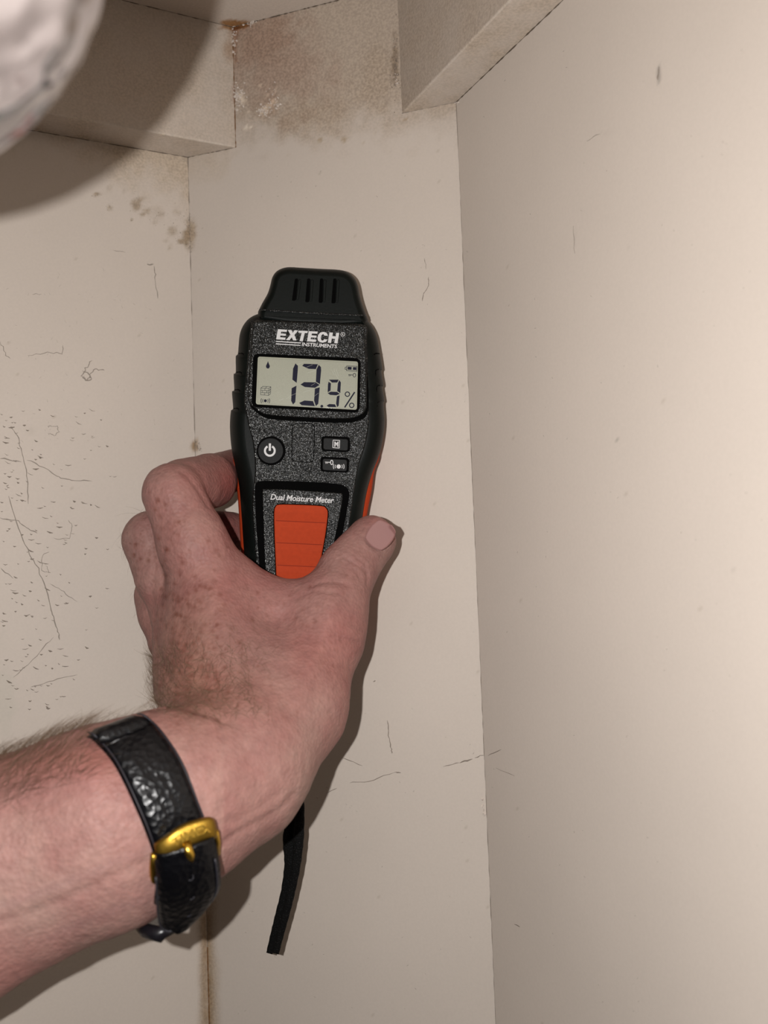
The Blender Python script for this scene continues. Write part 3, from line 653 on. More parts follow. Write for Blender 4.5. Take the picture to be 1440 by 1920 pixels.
# thumb
pr('thumb', (606, 1185, 331), (652, 1072, 343), 13.3, 11.6)
pr('thumb', (652, 1072, 343), (696, 1014, 350), 11.6, 10.3, .9)
pr('thumb', (660, 1048, 347), (694, 1016, 352), 9.4, 9.4)
# fingers
def finger(g, P):
    for a, b in zip(P[:-1], P[1:]): pr(g, a[:3], b[:3], a[3], b[3])
finger('index', [(392, 1100, 330, 14.0), (362, 1020, 331, 13.0), (324, 926, 333, 11.9)])
finger('index2', [(326, 922, 335, 11.6), (392, 900, 368, 11.0), (437, 880, 394, 9.4)])
pr('index2', (345, 915, 345), (395, 906, 366), 11.4, 10.6)
finger('middle', [(345, 1140, 342, 13.3), (315, 1080, 346, 12.4), (285, 1013, 350, 12)])
finger('middle2', [(285, 1013, 350, 12), (370, 1000, 378, 10.4), (432, 998, 396, 9.6)])
finger('ring', [(332, 1195, 356, 12.2), (315, 1150, 362, 11.6), (302, 1117, 368, 11.4)])
finger('ring2', [(302, 1117, 368, 11), (380, 1095, 390, 9.3), (425, 1090, 398, 8.4)])
finger('pinky', [(345, 1235, 369, 10.8), (328, 1205, 375, 10.2), (322, 1182, 380, 9.6)])
finger('pinky2', [(322, 1182, 380, 9.4), (380, 1180, 392, 8.4), (425, 1180, 398, 7.6)])
KIN = dict(arm=9.0, thumb=3.0, index=5, index2=3, middle=4, middle2=3, ring=4, ring2=3, pinky=4, pinky2=3)
KJO = [('thumb', 8.0), ('middle', 2.6), ('middle2', 1.5), ('ring', 2.6), ('ring2', 1.2), ('pinky', 2.6), ('pinky2', 1.2), ('index', 3.2), ('index2', 1.3)]
def cap_d(P, a, b, ra, rb, fl, n):
    ab = b-a; L2 = ab@ab; wv = P-a; h = np.clip((wv@ab)/L2, 0, 1); q = wv-h[..., None]*ab
    r = ra+(rb-ra)*h
    if fl != 1.0: q = q+((q@n)*(1/fl-1))[..., None]*n
    return (np.sqrt((q*q).sum(-1))-r)
def smin(a, b, k):
    h = np.clip(.5+.5*(b-a)/k, 0, 1); return b*(1-h)+a*h-k*h*(1-h)
def field(P):
    P = np.asarray(P, np.float32); G = {}
    for (g, a, b, ra, rb, fl, n) in PR:
        dd = cap_d(P, a.astype(np.float32), b.astype(np.float32), ra, rb, fl, n.astype(np.float32))
        G[g] = dd if g not in G else smin(G[g], dd, KIN[g])
    D = G['arm']
    for g, k in KJO: D = smin(D, G[g], k)
    return D
def carve(P, D):       # creases, tendons, wrinkles (all in camera-space mm)
    def groove(pts, wd, dep):
        nonlocal D
        pts = [cs(*p) for p in pts]
        for a, b in zip(pts[:-1], pts[1:]):
            dd = cap_d(P, a, b, 0, 0, 1, None); D = D + dep*np.exp(-(dd/wd)**2)
    return D
# sample field on a grid in blocks
st = .85
lo = np.array([-235., -190., 215.]); hi = np.array([10., 32., 400.]); N = np.ceil((hi-lo)/st).astype(int)
gx, gy, gz = [lo[i]+st*np.arange(N[i]) for i in range(3)]
Fd = np.full(N, 6.0, np.float32)
bs = 18
cent = []
for i in range(0, N[0], bs):
    for j in range(0, N[1], bs):
        for k in range(0, N[2], bs):
            cent.append((i, j, k))
cent = np.array(cent); cp = lo+st*(cent+bs/2); dc = field(cp)
for (i, j, k), d0 in zip(cent, dc):
    if abs(d0) > bs*st*.9+10: 
        Fd[i:i+bs, j:j+bs, k:k+bs] = 6 if d0 > 0 else -6; continue
    X_, Y_, Z_ = np.meshgrid(gx[i:i+bs], gy[j:j+bs], gz[k:k+bs], indexing='ij')
    Fd[i:i+bs, j:j+bs, k:k+bs] = field(np.stack([X_, Y_, Z_], -1))
def surface_nets(Fd):
    s = Fd < 0; c = np.zeros(np.array(Fd.shape)-1, np.int8)
    for a in (0, 1):
        for b in (0, 1):
            for e_ in (0, 1): c += s[a:a+c.shape[0], b:b+c.shape[1], e_:e_+c.shape[2]]
    act = (c > 0) & (c < 8); ids = np.full(act.shape, -1, np.int64); ii = np.argwhere(act); ids[act] = np.arange(len(ii))
    acc = np.zeros((len(ii), 3)); cnt = np.zeros(len(ii))
    cor = [(a, b, e_) for a in (0, 1) for b in (0, 1) for e_ in (0, 1)]
    val = {q: Fd[ii[:, 0]+q[0], ii[:, 1]+q[1], ii[:, 2]+q[2]] for q in cor}
    for q in cor:
        for ax in range(3):
            if q[ax] == 0:
                q2 = list(q); q2[ax] = 1; v0, v1 = val[q], val[tuple(q2)]; m = (v0 < 0) != (v1 < 0)
                tt = np.where(m, v0/(v0-v1+1e-12), 0); p = np.tile(np.array(q, float), (len(ii), 1)); p[:, ax] += tt
                acc[m] += p[m]; cnt[m] += 1
    V = ii+acc/cnt[:, None]; Qs = []
    for ax in range(3):
        a1, a2 = (ax+1) % 3, (ax+2) % 3
        sl0 = [slice(None)]*3; sl1 = [slice(None)]*3; sl0[ax] = slice(0, -1); sl1[ax] = slice(1, None)
        m = s[tuple(sl0)] != s[tuple(sl1)]; E_ = np.argwhere(m); ok = (E_[:, a1] > 0) & (E_[:, a2] > 0) & (E_[:, a1] < Fd.shape[a1]-1) & (E_[:, a2] < Fd.shape[a2]-1); E_ = E_[ok]
        def cid(o1, o2): q = E_.copy(); q[:, a1] -= o1; q[:, a2] -= o2; return ids[q[:, 0], q[:, 1], q[:, 2]]
        quad = np.stack([cid(1, 1), cid(0, 1), cid(0, 0), cid(1, 0)], 1); flip = s[tuple(E_.T)]
        quad[~flip] = quad[~flip][:, ::-1]; Qs.append(quad)
    Q = np.vstack(Qs); return V, Q[(Q >= 0).all(1)]
V, Q = surface_nets(Fd); V = lo+V*st
# laplacian smoothing
def lap(V, Q, it, f=.5):
    e_ = np.vstack([Q[:, [0, 1]], Q[:, [1, 2]], Q[:, [2, 3]], Q[:, [3, 0]]]); n = len(V)
    for _ in range(it):
        s_ = np.zeros_like(V); c_ = np.bincount(e_[:, 0], minlength=n)+np.bincount(e_[:, 1], minlength=n)
        for a in range(3): s_[:, a] = np.bincount(e_[:, 0], V[e_[:, 1], a], n)+np.bincount(e_[:, 1], V[e_[:, 0], a], n)
        V = V+f*(s_/np.maximum(c_, 1)[:, None]-V)
    return V
V = lap(V, Q, 2)
def normals(V, Q):
    fn = np.cross(V[Q[:, 2]]-V[Q[:, 0]], V[Q[:, 3]]-V[Q[:, 1]]); n = np.zeros_like(V)
    for c_ in range(4):
        for a in range(3): n[:, a] += np.bincount(Q[:, c_], fn[:, a], len(V))
    return n/(np.linalg.norm(n, axis=1)[:, None]+1e-12)
NV = normals(V, Q)
vx = 720+F*V[:, 0]/V[:, 2]; vy = 960-F*V[:, 1]/V[:, 2]; front = NV[:, 2] < .25
def seg_d(x, y, pts):
    best = np.full(len(x), 1e9)
    for (a, b) in zip(pts[:-1], pts[1:]):
        a = np.array(a, float); b = np.array(b, float); ab = b-a; h = np.clip(((x-a[0])*ab[0]+(y-a[1])*ab[1])/(ab@ab), 0, 1)
        best = np.minimum(best, np.hypot(x-a[0]-h*ab[0], y-a[1]-h*ab[1]))
    return best
disp = np.zeros(len(V))
def crease(pts, wpx, dep, fr=True):
    global disp
    m = np.exp(-(seg_d(vx, vy, catmull(pts, 5, closed=False))/wpx)**2)
    disp = disp - dep*m*(front if fr else 1)
crease([(634, 1037), (655, 1050), (676, 1062), (690, 1078)], 3.0, .55)           # thumb joint
crease([(668, 1046), (684, 1056), (690, 1072), (688, 1092)], 2.6, .45)
crease([(645, 1056), (664, 1068), (676, 1082)], 3.0, .25)
crease([(578, 1100), (605, 1090), (632, 1090), (655, 1098)], 5, .6)               # base of thumb
crease([(560, 1118), (590, 1108), (630, 1112)], 5, .35)
crease([(640, 1198), (662, 1203), (672, 1206)], 3.2, 1.0); crease([(648, 1172), (668, 1165)], 3, .3)
crease([(340, 884), (362, 905), (378, 930), (392, 950)], 3.5, .5)                 # index fold
crease([(275, 985), (283, 1010), (287, 1040), (290, 1070)], 4, .5)
crease([(287, 1085), (284, 1120), (290, 1180), (297, 1240)], 8, .7)
crease([(300, 1240), (330, 1290), (370, 1300)], 9, .6)
crease([(285, 1325), (330, 1322), (380, 1335), (420, 1352)], 8, 1.1)              # wrist folds
crease([(320, 1300), (360, 1285), (410, 1290)], 8, .5)
crease([(400, 1600), (450, 1560), (520, 1520), (552, 1490)], 7, .6); crease([(420, 1545), (480, 1520), (530, 1480)], 7, .35)
crease([(0, 1730), (90, 1700), (200, 1650), (290, 1610)], 10, .5)
for yy in (988, 997, 1005): crease([(330, yy), (360, yy+3), (395, yy)], 2.0, .12)
for yy in (880, 890, 902): crease([(290, yy+8), (318, yy), (345, yy+6)], 2.4, .12)
disp += front*1.0*np.exp(-(seg_d(vx, vy, [(470, 1340), (430, 1200), (395, 1110)])/16)**2)*.8   # tendons
disp += front*1.2*np.exp(-(seg_d(vx, vy, [(560, 1310), (600, 1200), (625, 1130)])/20)**2)*.8
disp += front*.5*np.exp(-(seg_d(vx, vy, [(400, 1350), (350, 1250), (320, 1160)])/13)**2)
disp -= front*1.2*np.exp(-(((vx-510)/34)**2+((vy-1160)/22)**2))
disp += (fbm(V*.001+1, .012)-.5)*1.0 + (fbm(V*.001+5, .004)-.5)*.28
V = V+NV*disp[:, None]
# nail bed on the thumb
ncx, ncy = 713, 1003; na = math.radians(-52)
tx, ty = math.cos(na), math.sin(na)
lx_ = (vx-ncx)*tx+(vy-ncy)*ty; ly_ = -(vx-ncx)*ty+(vy-ncy)*tx
e2 = (np.abs(lx_/29)**2.6+np.abs(ly_/26)**2.6); inn = (NV[:, 2] < -.2)&(V[:, 2] < 358)
V = V+NV*((-.55*(1-smoothstep(.75, 1.1, e2))+.14*np.exp(-((e2-1.25)/.28)**2))*inn)[:, None]
NV = normals(V, Q)
# skin colour
Ps = V*.001
red = fbm(Ps+2, .03); mott = fbm(Ps+4, .006); fine_ = fbm(Ps+8, .0022)
skin = np.array([.248, .122, .107])*np.ones((len(V), 1))
pale = np.maximum(smoothstep(330, 600, vx)*smoothstep(1180, 1480, vy)*.8, (vx < 420)*smoothstep(1420, 1600, vy+.25*vx)*.75)
skin = skin*(1-pale[:, None])+np.array([.300, .172, .147])*pale[:, None]
skin *= (1+(red[:, None]-.5)*np.array([.10, -.30, -.26])*1.1)*(1+(mott[:, None]-.5)*np.array([.30, .52, .48]))
def tint(m, c):
    global skin
    m = np.clip(m, 0, 1)[:, None]; skin = skin*(1-m)+skin*np.array(c)*m
gb = lambda cx, cy, rx, ry: np.exp(-(((vx-cx)/rx)**2+((vy-cy)/ry)**2))
tint(gb(430, 905, 22, 40)*.8*(V[:, 2] > 340), (.98, .62, .62)); tint(gb(425, 1000, 40, 40)*.8*(V[:, 2] > 350), (.95, .62, .62))
tint(gb(360, 905, 40, 25)*.3, (1, .8, .8))
tint(gb(345, 1240, 75, 130)*front*.75, (.78, .74, .62)); tint(gb(395, 1300, 110, 50)*front*.5, (.80, .74, .60))
tint(gb(330, 1000, 50, 90)*front*.25, (.88, .84, .8))
tint((1-smoothstep(0, 60, seg_d(vx, vy, [(-50, 1440), (150, 1415), (240, 1420)])))*front*.55, (.84, .68, .58))
for a_ in [[(0, 1700), (110, 1660), (230, 1610), (290, 1590)], [(90, 1760), (180, 1720), (260, 1690)]]: tint((1-smoothstep(0, 16, seg_d(vx, vy, a_)))*front*.22, (.80, .80, .92))
tint(smoothstep(520, 560, vx)*smoothstep(1120, 1180, vy)*(1-smoothstep(1230, 1330, vy))*.35, (1.0, .86, .84))
# freckles
fr = []
R_ = random.Random(5)
for x, y, r, s in [(297, 938, 4, .8), (311, 946, 3.2, .7), (292, 955, 3.4, .6), (335, 979, 4, .7), (327, 979, 2.5, .4), (300, 968, 5, .35), (312, 1031, 4.5, .9), (324, 1021, 2.6, .6), (297, 1010, 4, .6), (254, 1021, 3.6, .8), (252, 1041, 3.2, .9), (264, 1048, 3, .6), (278, 1051, 3.6, .6), (340, 1045, 3, .6), (343, 1055, 4, .6), (305, 1060, 3.4, .5), (312, 1079, 4, .6), (375, 1099, 4, .6), (384, 1101, 4, .6), (394, 1106, 4, .6), (367, 1107, 4, .6), (335, 1128, 4, .6), (350, 1124, 4, .5), (352, 1132, 3.5, .6), (331, 1152, 5, .75), (338, 1154, 4, .7), (302, 1162, 4, .5), (407, 1173, 4.5, .8), (355, 1171, 3, .4), (401, 1070, 2.4, .6), (311, 1119, 5, .6), (318, 1113, 4, .5), (345, 978, 3, .4), (305, 990, 5, .3), (405, 1090, 2.6, .4), (419, 1049, 5, .18), (580, 1098, 3, .5), (596, 1063, 2.4, .4), (638, 1053, 2.4, .4), (649, 1080, 3, .4), (644, 1112, 3, .4)]: fr.append((x, y, r, s))
for _ in range(430):
    x = R_.gauss(350, 60); y = R_.gauss(1210, 85)
    if 285 < x < 520 and 990 < y < 1390: fr.append((x, y, R_.uniform(1.6, 4.6), R_.uniform(.15, .6)))
for _ in range(60): fr.append((R_.gauss(310, 22), R_.gauss(985, 40), R_.uniform(1.4, 3), R_.uniform(.15, .45)))
for _ in range(35): fr.append((R_.gauss(262, 14), R_.gauss(1040, 30), R_.uniform(1.4, 3), R_.uniform(.15, .5)))
for _ in range(90): fr.append((R_.uniform(480, 640), R_.uniform(1100, 1350), R_.uniform(1.4, 3.2), R_.uniform(.1, .35)))
for _ in range(120): fr.append((R_.uniform(0, 230), R_.uniform(1400, 1700), R_.uniform(2, 5), R_.uniform(.05, .25)))
fm = np.zeros(len(V))
fi = np.argwhere(NV[:, 2] < .1)[:, 0]; fvx, fvy = vx[fi], vy[fi]; wob = 1+(fine_[fi]-.5)*1.2
for (x, y, r, s) in fr:
    k = np.abs(fvx-x) < r*2.6; kk = fi[k]; m = s*np.exp(-((((fvx[k]-x)**2+(fvy[k]-y)**2)/(r*r))*wob[k])**1.3)
    fm[kk] = np.maximum(fm[kk], m)
tint(fm*1.15, (.52, .34, .26))
skin = np.clip(skin, .02, .9)

t = NT('skin'); b = t.b; at = t.n('ShaderNodeAttribute', attribute_name='tint'); tc = t.n('ShaderNodeTexCoord')
b.inputs['Roughness'].default_value = .55; b.inputs['Specular IOR Level'].default_value = .22
b.inputs['Subsurface Weight'].default_value = .12; b.inputs['Subsurface Radius'].default_value = (1.0, .35, .2); b.inputs['Subsurface Scale'].default_value = .0025
n1 = t.n('ShaderNodeTexVoronoi', Scale=750.0); n2 = t.n('ShaderNodeTexNoise', Scale=420.0, Detail=4.0); ad = t.n('ShaderNodeMath', operation='ADD')
t.l(tc.outputs['Object'], n1.inputs['Vector']); t.l(tc.outputs['Object'], n2.inputs['Vector']); t.l(n1.outputs[0], ad.inputs[0]); t.l(n2.outputs[0], ad.inputs[1])
bp = t.n('ShaderNodeBump', Strength=.45, Distance=.0004); t.l(ad.outputs[0], bp.inputs['Height']); t.l(bp.outputs[0], b.inputs['Normal'])
mr = t.n('ShaderNodeMapRange'); mr.inputs[1].default_value = .3; mr.inputs[2].default_value = .7; mr.inputs[3].default_value = .90; mr.inputs[4].default_value = 1.08; t.l(n2.outputs[0], mr.inputs[0])
vm = t.n('ShaderNodeVectorMath', operation='SCALE'); t.l(at.outputs['Color'], vm.inputs[0]); t.l(mr.outputs[0], vm.inputs['Scale']); t.l(vm.outputs[0], b.inputs['Base Color'])
M_skin = t.m
person = fast_mesh('person', C2W(V), Q, M_skin, label='bare freckled left forearm and hand gripping the meter, thumb in front', category='person')
attr(person, 'tint', skin)
# closing cap is outside the frame: the forearm simply goes on past it

def arm_front(px, py, off=0.0):        # first surface along the pixel ray, camera-space mm
    ds = np.arange(225, 395, .5); P = np.stack([(px-720)*ds/F, -(py-960)*ds/F, ds], -1); f = field(P)-off
    k = np.argmax(f < 0) if (f < 0).any() else -1
    return None if k < 0 else P[k]
# thumbnail
M_nail = mat('thumbnail', (.235, .118, .108), .60, spec=.22)
nv = []; nf = []; nu_, nw_ = 14, 14
for i in range(nu_):
    for j in range(nw_):
        a = -1+2*i/(nu_-1); c = -1+2*j/(nw_-1)
        # square -> squircle
        X = a*math.sqrt(1-c*c*.38); Y = c*math.sqrt(1-a*a*.38)
        px = ncx+X*27*tx-Y*24*ty; py = ncy+X*27*ty+Y*24*tx
        p = arm_front(px, py)
        if p is None: p = cs(px, py, 333)
        nv.append(p+np.array([0, 0, .15-.35*max(0, 1-max(abs(a), abs(c))**6)]))
nv = np.array(nv)
for i in range(nu_-1):
    for j in range(nw_-1): a = i*nw_+j; nf.append((a, a+1, a+nw_+1, a+nw_))
nvv = np.array(nv); zmin = nvv[:, 2].min()
nvv[:, 2] = np.minimum(nvv[:, 2], zmin+4.5)
th_n = mesh('thumbnail', C2W(nvv), nf, M_nail, None, label='short pink thumbnail'); under(th_n, person)
md = th_n.modifiers.new('s', 'SOLIDIFY'); md.thickness = .0003

# arm hair
M_hair = mat('light_brown_hair', (.13, .080, .045), .6)
Vw = C2W(V); Nw = NV[:, 0:1]*RT+NV[:, 1:2]*UP+NV[:, 2:3]*FW
HV = []; HF = []
def hair(i, ln, dirv, r, curl):
    p = Vw[i]; n = Nw[i]; dv = dirv-n*(dirv@n); dv /= np.linalg.norm(dv)+1e-9; k = len(HV); m = 5
    side = np.cross(n, dv); cr = R_.uniform(-1, 1)*curl
    for s in range(m+1):
        t_ = s/m; q = p+dv*ln*(t_)*.85+n*ln*(.55*t_-.25*t_*t_)+side*ln*cr*t_*t_; rr = r*(1-.75*t_)
        for a in range(3): th = a*2.094; HV.append(q+side*rr*math.cos(th)+n*rr*math.sin(th))
    for s in range(m):
        for a in range(3): HF.append((k+s*3+a, k+s*3+(a+1) % 3, k+s*3+3+(a+1) % 3, k+s*3+3+a))
def hairs(mask, n, ln, dirpx, r=.00004, curl=.4, spread=.5):
    idx = np.argwhere(mask)[:, 0]
    if not len(idx): return
    for _ in range(n):
        i = idx[R_.randrange(len(idx))]; a = math.atan2(dirpx[1], dirpx[0])+R_.gauss(0, spread)
        dv = RT*math.cos(a)-UP*math.sin(a)+FW*R_.gauss(0, .3); hair(i, R_.uniform(*ln)*.001, dv, r, curl)
band = (vx > 150) & (vx < 330) & (vy > 1345+.0*vx)
hairs((vx < 165) & (vx > -40) & (NV[:, 1] > .55) & (vy < 1520), 1050, (6, 13), (1, -.8), r=.00005)
hairs((vx > 165) & (vx < 270) & (NV[:, 1] > .8) & (vy < 1420), 60, (6, 12), (.6, -1))
hairs((vx > 275) & (vx < 330) & (vy > 1230) & (vy < 1345) & (NV[:, 0] < -.3), 420, (5, 11), (-.8, -.6), r=.00005, spread=.8, curl=.8)
hairs((vx > 295) & (vx < 480) & (vy > 1215) & (vy < 1352) & front, 620, (4, 9), (-.5, -.6), r=.000055, curl=.9, spread=.8)
hairs((vx > 320) & (vx < 520) & (vy > 1180) & (vy < 1370) & front, 200, (3, 7), (-.5, -.6), r=.000045, spread=.9)
hairs((vx < 310) & (vy > 1080) & (vy < 1230) & (NV[:, 0] < -.5), 60, (3, 7), (-.4, 1), r=.00003, spread=.5)
hairs((vx < 260) & (vy > 990) & (vy < 1080) & (NV[:, 0] < -.5), 24, (3, 6), (-.3, 1), r=.00003, spread=.4)
hairs((vx < 250) & (vx > 30) & (NV[:, 1] < -.6) & (vy > 1700), 60, (3, 6), (.6, 1), r=.00003, spread=.5)
hairs((vx < 230) & (vx > -20) & front & (vy < 1600), 160, (4, 8), (1, -.3), r=.000025, spread=.5)
under(mesh('arm_hair', HV, HF, M_hair, None, kind='stuff'), person)

# ------------------------------------------------------------------ wrist watch strap
t = NT('black_glossy_grained_leather'); t.b.inputs['Base Color'].default_value = (.0018, .0018, .0026, 1); t.b.inputs['Roughness'].default_value = .32; t.b.inputs['Specular IOR Level'].default_value = .30
tc = t.n('ShaderNodeTexCoord'); v1 = t.n('ShaderNodeTexVoronoi', Scale=520.0); n1 = t.n('ShaderNodeTexNoise', Scale=200.0, Detail=2.0); ad = t.n('ShaderNodeMath', operation='ADD')
t.l(tc.outputs['Object'], v1.inputs['Vector']); t.l(tc.outputs['Object'], n1.inputs['Vector']); t.l(v1.outputs[0], ad.inputs[0]); t.l(n1.outputs[0], ad.inputs[1])
bp = t.n('ShaderNodeBump', Strength=.5, Distance=.0006); t.l(ad.outputs[0], bp.inputs['Height']); t.l(bp.outputs[0], t.b.inputs['Normal']); M_leather = t.m
M_gold = mat('brushed_gold_buckle', (.62, .38, .06), .34, metal=1, bump=(600, .15, .0003)); M_golddark = mat('dull_gold_plate', (.30, .18, .028), .42, metal=1, bump=(600, .2, .0003))
M_edge = mat('lighter_leather_edge', (.020, .019, .024), .45, spec=.3)  # slightly lighter tone for strap edges and hole rims
M_lining = mat('brown_leather_lining', (.10, .065, .035), .6)
watch = empty('wristwatch', C2W(cs(290, 1560, 250)[None])[0], label='wristwatch on black grained leather strap with gold buckle, around the wrist', category='watch')
def ribbon(name, Lp, Rp, th, mt, parent, bulge=.0, closed=False, cross=7, **k):
    """thick strap between two rails (camera-space mm); th = thickness outward from the wrist"""
    Lp = np.array(Lp); Rp = np.array(Rp); n = len(Lp); c = (Lp+Rp)/2; V = []; Fc = []
    wc = np.array(WC)
    m = cross*2
    for i in range(n):
        T = c[(i+1) % n if closed else min(i+1, n-1)]-c[(i-1) % n if closed else max(i-1, 0)]; T /= np.linalg.norm(T); S = Rp[i]-Lp[i]; nn = np.cross(T, S); nn /= np.linalg.norm(nn)
        if nn@(c[i]-wc) < 0: nn = -nn
        for j in range(cross):
            u = j/(cross-1); e_ = math.sqrt(max(0, 1-(2*u-1)**8)); V.append(Lp[i]+S*u+nn*(th*(.25+.75*e_)+bulge*(1-(2*u-1)**2)))
        for j in range(cross-1, -1, -1): V.append(Lp[i]+S*(j/(cross-1))+nn*.0)
    for i in range(n if closed else n-1):
        for j in range(m): i2 = (i+1) % n; Fc.append((i*m+j, i*m+(j+1) % m, i2*m+(j+1) % m, i2*m+j))
    if not closed: Fc.append(tuple(range(m))); Fc.append(tuple((n-1)*m+j for j in range(m))[::-1])
    o = mesh(name, C2W(np.array(V)), Fc, mt, None, **k)
    bm = bmesh.new(); bm.from_mesh(o.data); bmesh.ops.recalc_face_normals(bm, faces=bm.faces); bm.to_mesh(o.data); bm.free()
    return under(o, parent)
WC = cs(285, 1535, 272)
# rails: (left px, left py, right px, right py); depth from the arm surface, wrapping behind at both ends
rails = [(164, 1384, 266, 1346), (190, 1405, 292, 1360), (212, 1434, 316, 1390), (232, 1474, 338, 1424), (250, 1512, 356, 1466), (266, 1548, 372, 1508), (279, 1580, 386, 1548), (288, 1612, 397, 1585), (292, 1650, 402, 1622), (288, 1690, 396, 1660)]
Lr, Rr = [], []
for (a, b, c, e_) in rails:
    for arr, x, y in ((Lr, a, b), (Rr, c, e_)):
        p = arm_front(x, y, .6)
        arr.append(p if p is not None else np.array([np.nan]*3))
def fillnan(arr):
    arr = np.array(arr); ok = ~np.isnan(arr[:, 0]); ii = np.arange(len(arr))
    for i in ii[~ok]:
        j = ii[ok][np.argmin(np.abs(ii[ok]-i))]; q = rails[i]; px, py = (q[0], q[1]) if arr is not None and side_flag == 0 else (q[2], q[3]); arr[i] = cs(px, py, arr[j][2]+3.5*abs(i-j))
    return arr
side_flag = 0; Lr = fillnan(Lr); side_flag = 1; Rr = fillnan(Rr)
for arr in (Lr, Rr):                    # keep the strap taut: smooth its depth
    for _ in range(3): arr[1:-1, 2] = arr[1:-1, 2]*.5+(arr[:-2, 2]+arr[2:, 2])*.25
# back of the loop
back = [(286, 1722, 288, 362, 1702, 292), (262, 1728, 308, 330, 1712, 312), (232, 1700, 322, 305, 1690, 326), (190, 1600, 332, 270, 1590, 334), (160, 1500, 326, 240, 1480, 330), (150, 1410, 306, 240, 1370, 310)]
backL = [cs(*q[:3]) for q in back]; backR = [cs(*q[3:]) for q in back]
LL = catmull(list(Lr)+backL, 5); RR = catmull(list(Rr)+backR, 5)
strap = ribbon('strap', LL, RR, 1.9, M_leather, watch, closed=True)
# stitched edges of the strap
nfr = 5*9
for rail, s in ((LL[:nfr], 1), (RR[:nfr], -1)):
    pts = []
    for i in range(len(rail)):
        o_ = RR[i]-LL[i]; o_ /= np.linalg.norm(o_); nn = rail[i]-WC; nn /= np.linalg.norm(nn); pts.append(rail[i]+o_*s*1.3+nn*1.75)
    under(tube(C2W(np.array(pts)), .00028, M_edge, 'edge_piping'), strap)
# strap tail lying over, past the buckle, with pointed end
tail = [(288, 1600, 400, 1566), (292, 1640, 409, 1604), (293, 1675, 413, 1638), (296, 1708, 411, 1666), (304, 1732, 392, 1694), (320, 1742, 352, 1727)]
TL, TR = [], []
for k, (a, b, c, e_) in enumerate(tail):
    zL = np.interp(k, [0, 2, 3, 5], [238, 243, 248, 256]); 
    TL.append(cs(a, b, zL)); TR.append(cs(c, e_, zL+3))
def surf_z(px, py, dflt):
    p = arm_front(px, py); return dflt if p is None else p[2]
TL = [cs(a, b, min(surf_z(a+6, b-4, 262), 270)-4.6) for (a, b, c, e_) in tail]; TR = [cs(c, e_, min(surf_z(c-30, e_-20, 266), 268)-4.6) for (a, b, c, e_) in tail]
TLs, TRs = catmull(TL, 5, closed=False), catmull(TR, 5, closed=False)
for arr in (TLs, TRs):
    for _ in range(12): arr[1:-1, 2] = arr[1:-1, 2]*.5+(arr[:-2, 2]+arr[2:, 2])*.25
tl = ribbon('strap_tail', TLs, TRs, 2.2, M_leather, watch, bulge=.5)
def on_tail(u, v):              # u across 0..1, v along 0..1
    i = v*(len(TLs)-1); i0 = int(i); f_ = i-i0; i1 = min(i0+1, len(TLs)-1); L_ = TLs[i0]*(1-f_)+TLs[i1]*f_; R2 = TRs[i0]*(1-f_)+TRs[i1]*f_
    p = L_*(1-u)+R2*u; return p
rim = [on_tail(0.03, v) for v in np.linspace(.2, .98, 16)]+[on_tail(.97, v) for v in np.linspace(.98, .2, 16)]
rim = [p+np.array([0, 0, -2.0]) for p in rim]
under(tube(C2W(np.array(rim)), .00035, M_edge, 'edge_piping', sides=6), tl)
for v in (.30, .52, .74):
    p = on_tail(.56, v)+np.array([0, 0, -2.75]); ring = [p+np.array([1.0*math.cos(a), 1.0*math.sin(a), 0]) for a in np.linspace(0, 2*math.pi, 13)]
    under(tube(C2W(np.array(ring)), .00022, M_edge, 'strap_hole', sides=5), tl)
# keeper loop
kl = [(262, 1738), (276, 1746), (300, 1752), (320, 1738), (334, 1724)]
under(tube(C2W(np.array([cs(x, y, z) for (x, y), z in zip(kl, (268, 263, 260, 262, 268))])), [.0014, .0022, .0025, .0022, .0014], mat('shiny_keeper_loop', (.008, .007, .009), .30, spec=.35), 'keeper_loop', sides=8), watch)

# gold buckle: curved plate over the strap plus side arms and prong
zB = lambda x, y: (150+x/4.266, 1320+y/4.266)
top = [zB(600, 1132), zB(700, 1062), (332, 1556), (352, 1546), zB(960, 935), zB(1030, 922), zB(1070, 938)]
bot = [zB(625, 1255), zB(740, 1200), zB(830, 1148), zB(920, 1110), zB(1000, 1078), zB(1060, 1062), zB(1095, 1050)]
tp, bt_ = catmull(top, 4, closed=False), catmull(bot, 4, closed=False)
nB = len(tp); zz_ = []
for i in range(nB):
    cx_, cy_ = (tp[i]+bt_[i])/2; zz_.append(min(surf_z(min(cx_, 392), cy_, 262), 262))
zz_ = np.array(zz_)
for _ in range(10): zz_[1:-1] = zz_[1:-1]*.5+(zz_[:-2]+zz_[2:])*.25
arcz = np.array([(abs(2*i/(nB-1)-1))**4*3.0 for i in range(nB)])
V_ = []; Fb = []
cr_ = [(-.06, 1.6), (.0, .4), (.12, 0), (.88, 0), (1.0, .4), (1.06, 1.6)]
for i in range(nB):
    for (u, dz) in cr_:
        px, py = tp[i]*(1-u)+bt_[i]*u; V_.append(cs(px, py, zz_[i]-7.2+arcz[i]+dz))
m_ = len(cr_)
for i in range(nB-1):
    for j in range(m_-1): a = i*m_+j; Fb.append((a, a+1, a+m_+1, a+m_))
buckle = mesh('buckle', C2W(np.array(V_)), Fb, M_golddark, None, label='gold buckle with embossed lettering'); md = buckle.modifiers.new('s', 'SOLIDIFY'); md.thickness = .0010; md.offset = 0; under(buckle, watch)
zb0 = zz_[0]-5; zb1 = zz_[-1]-5
under(tube(C2W(np.array([cs(288, 1602, zb0), cs(286, 1625, zb0+3), cs(287, 1650, zb0+6), cs(291, 1668, zb0+9)])), .0010, M_gold, 'buckle_arm', sides=8), buckle)
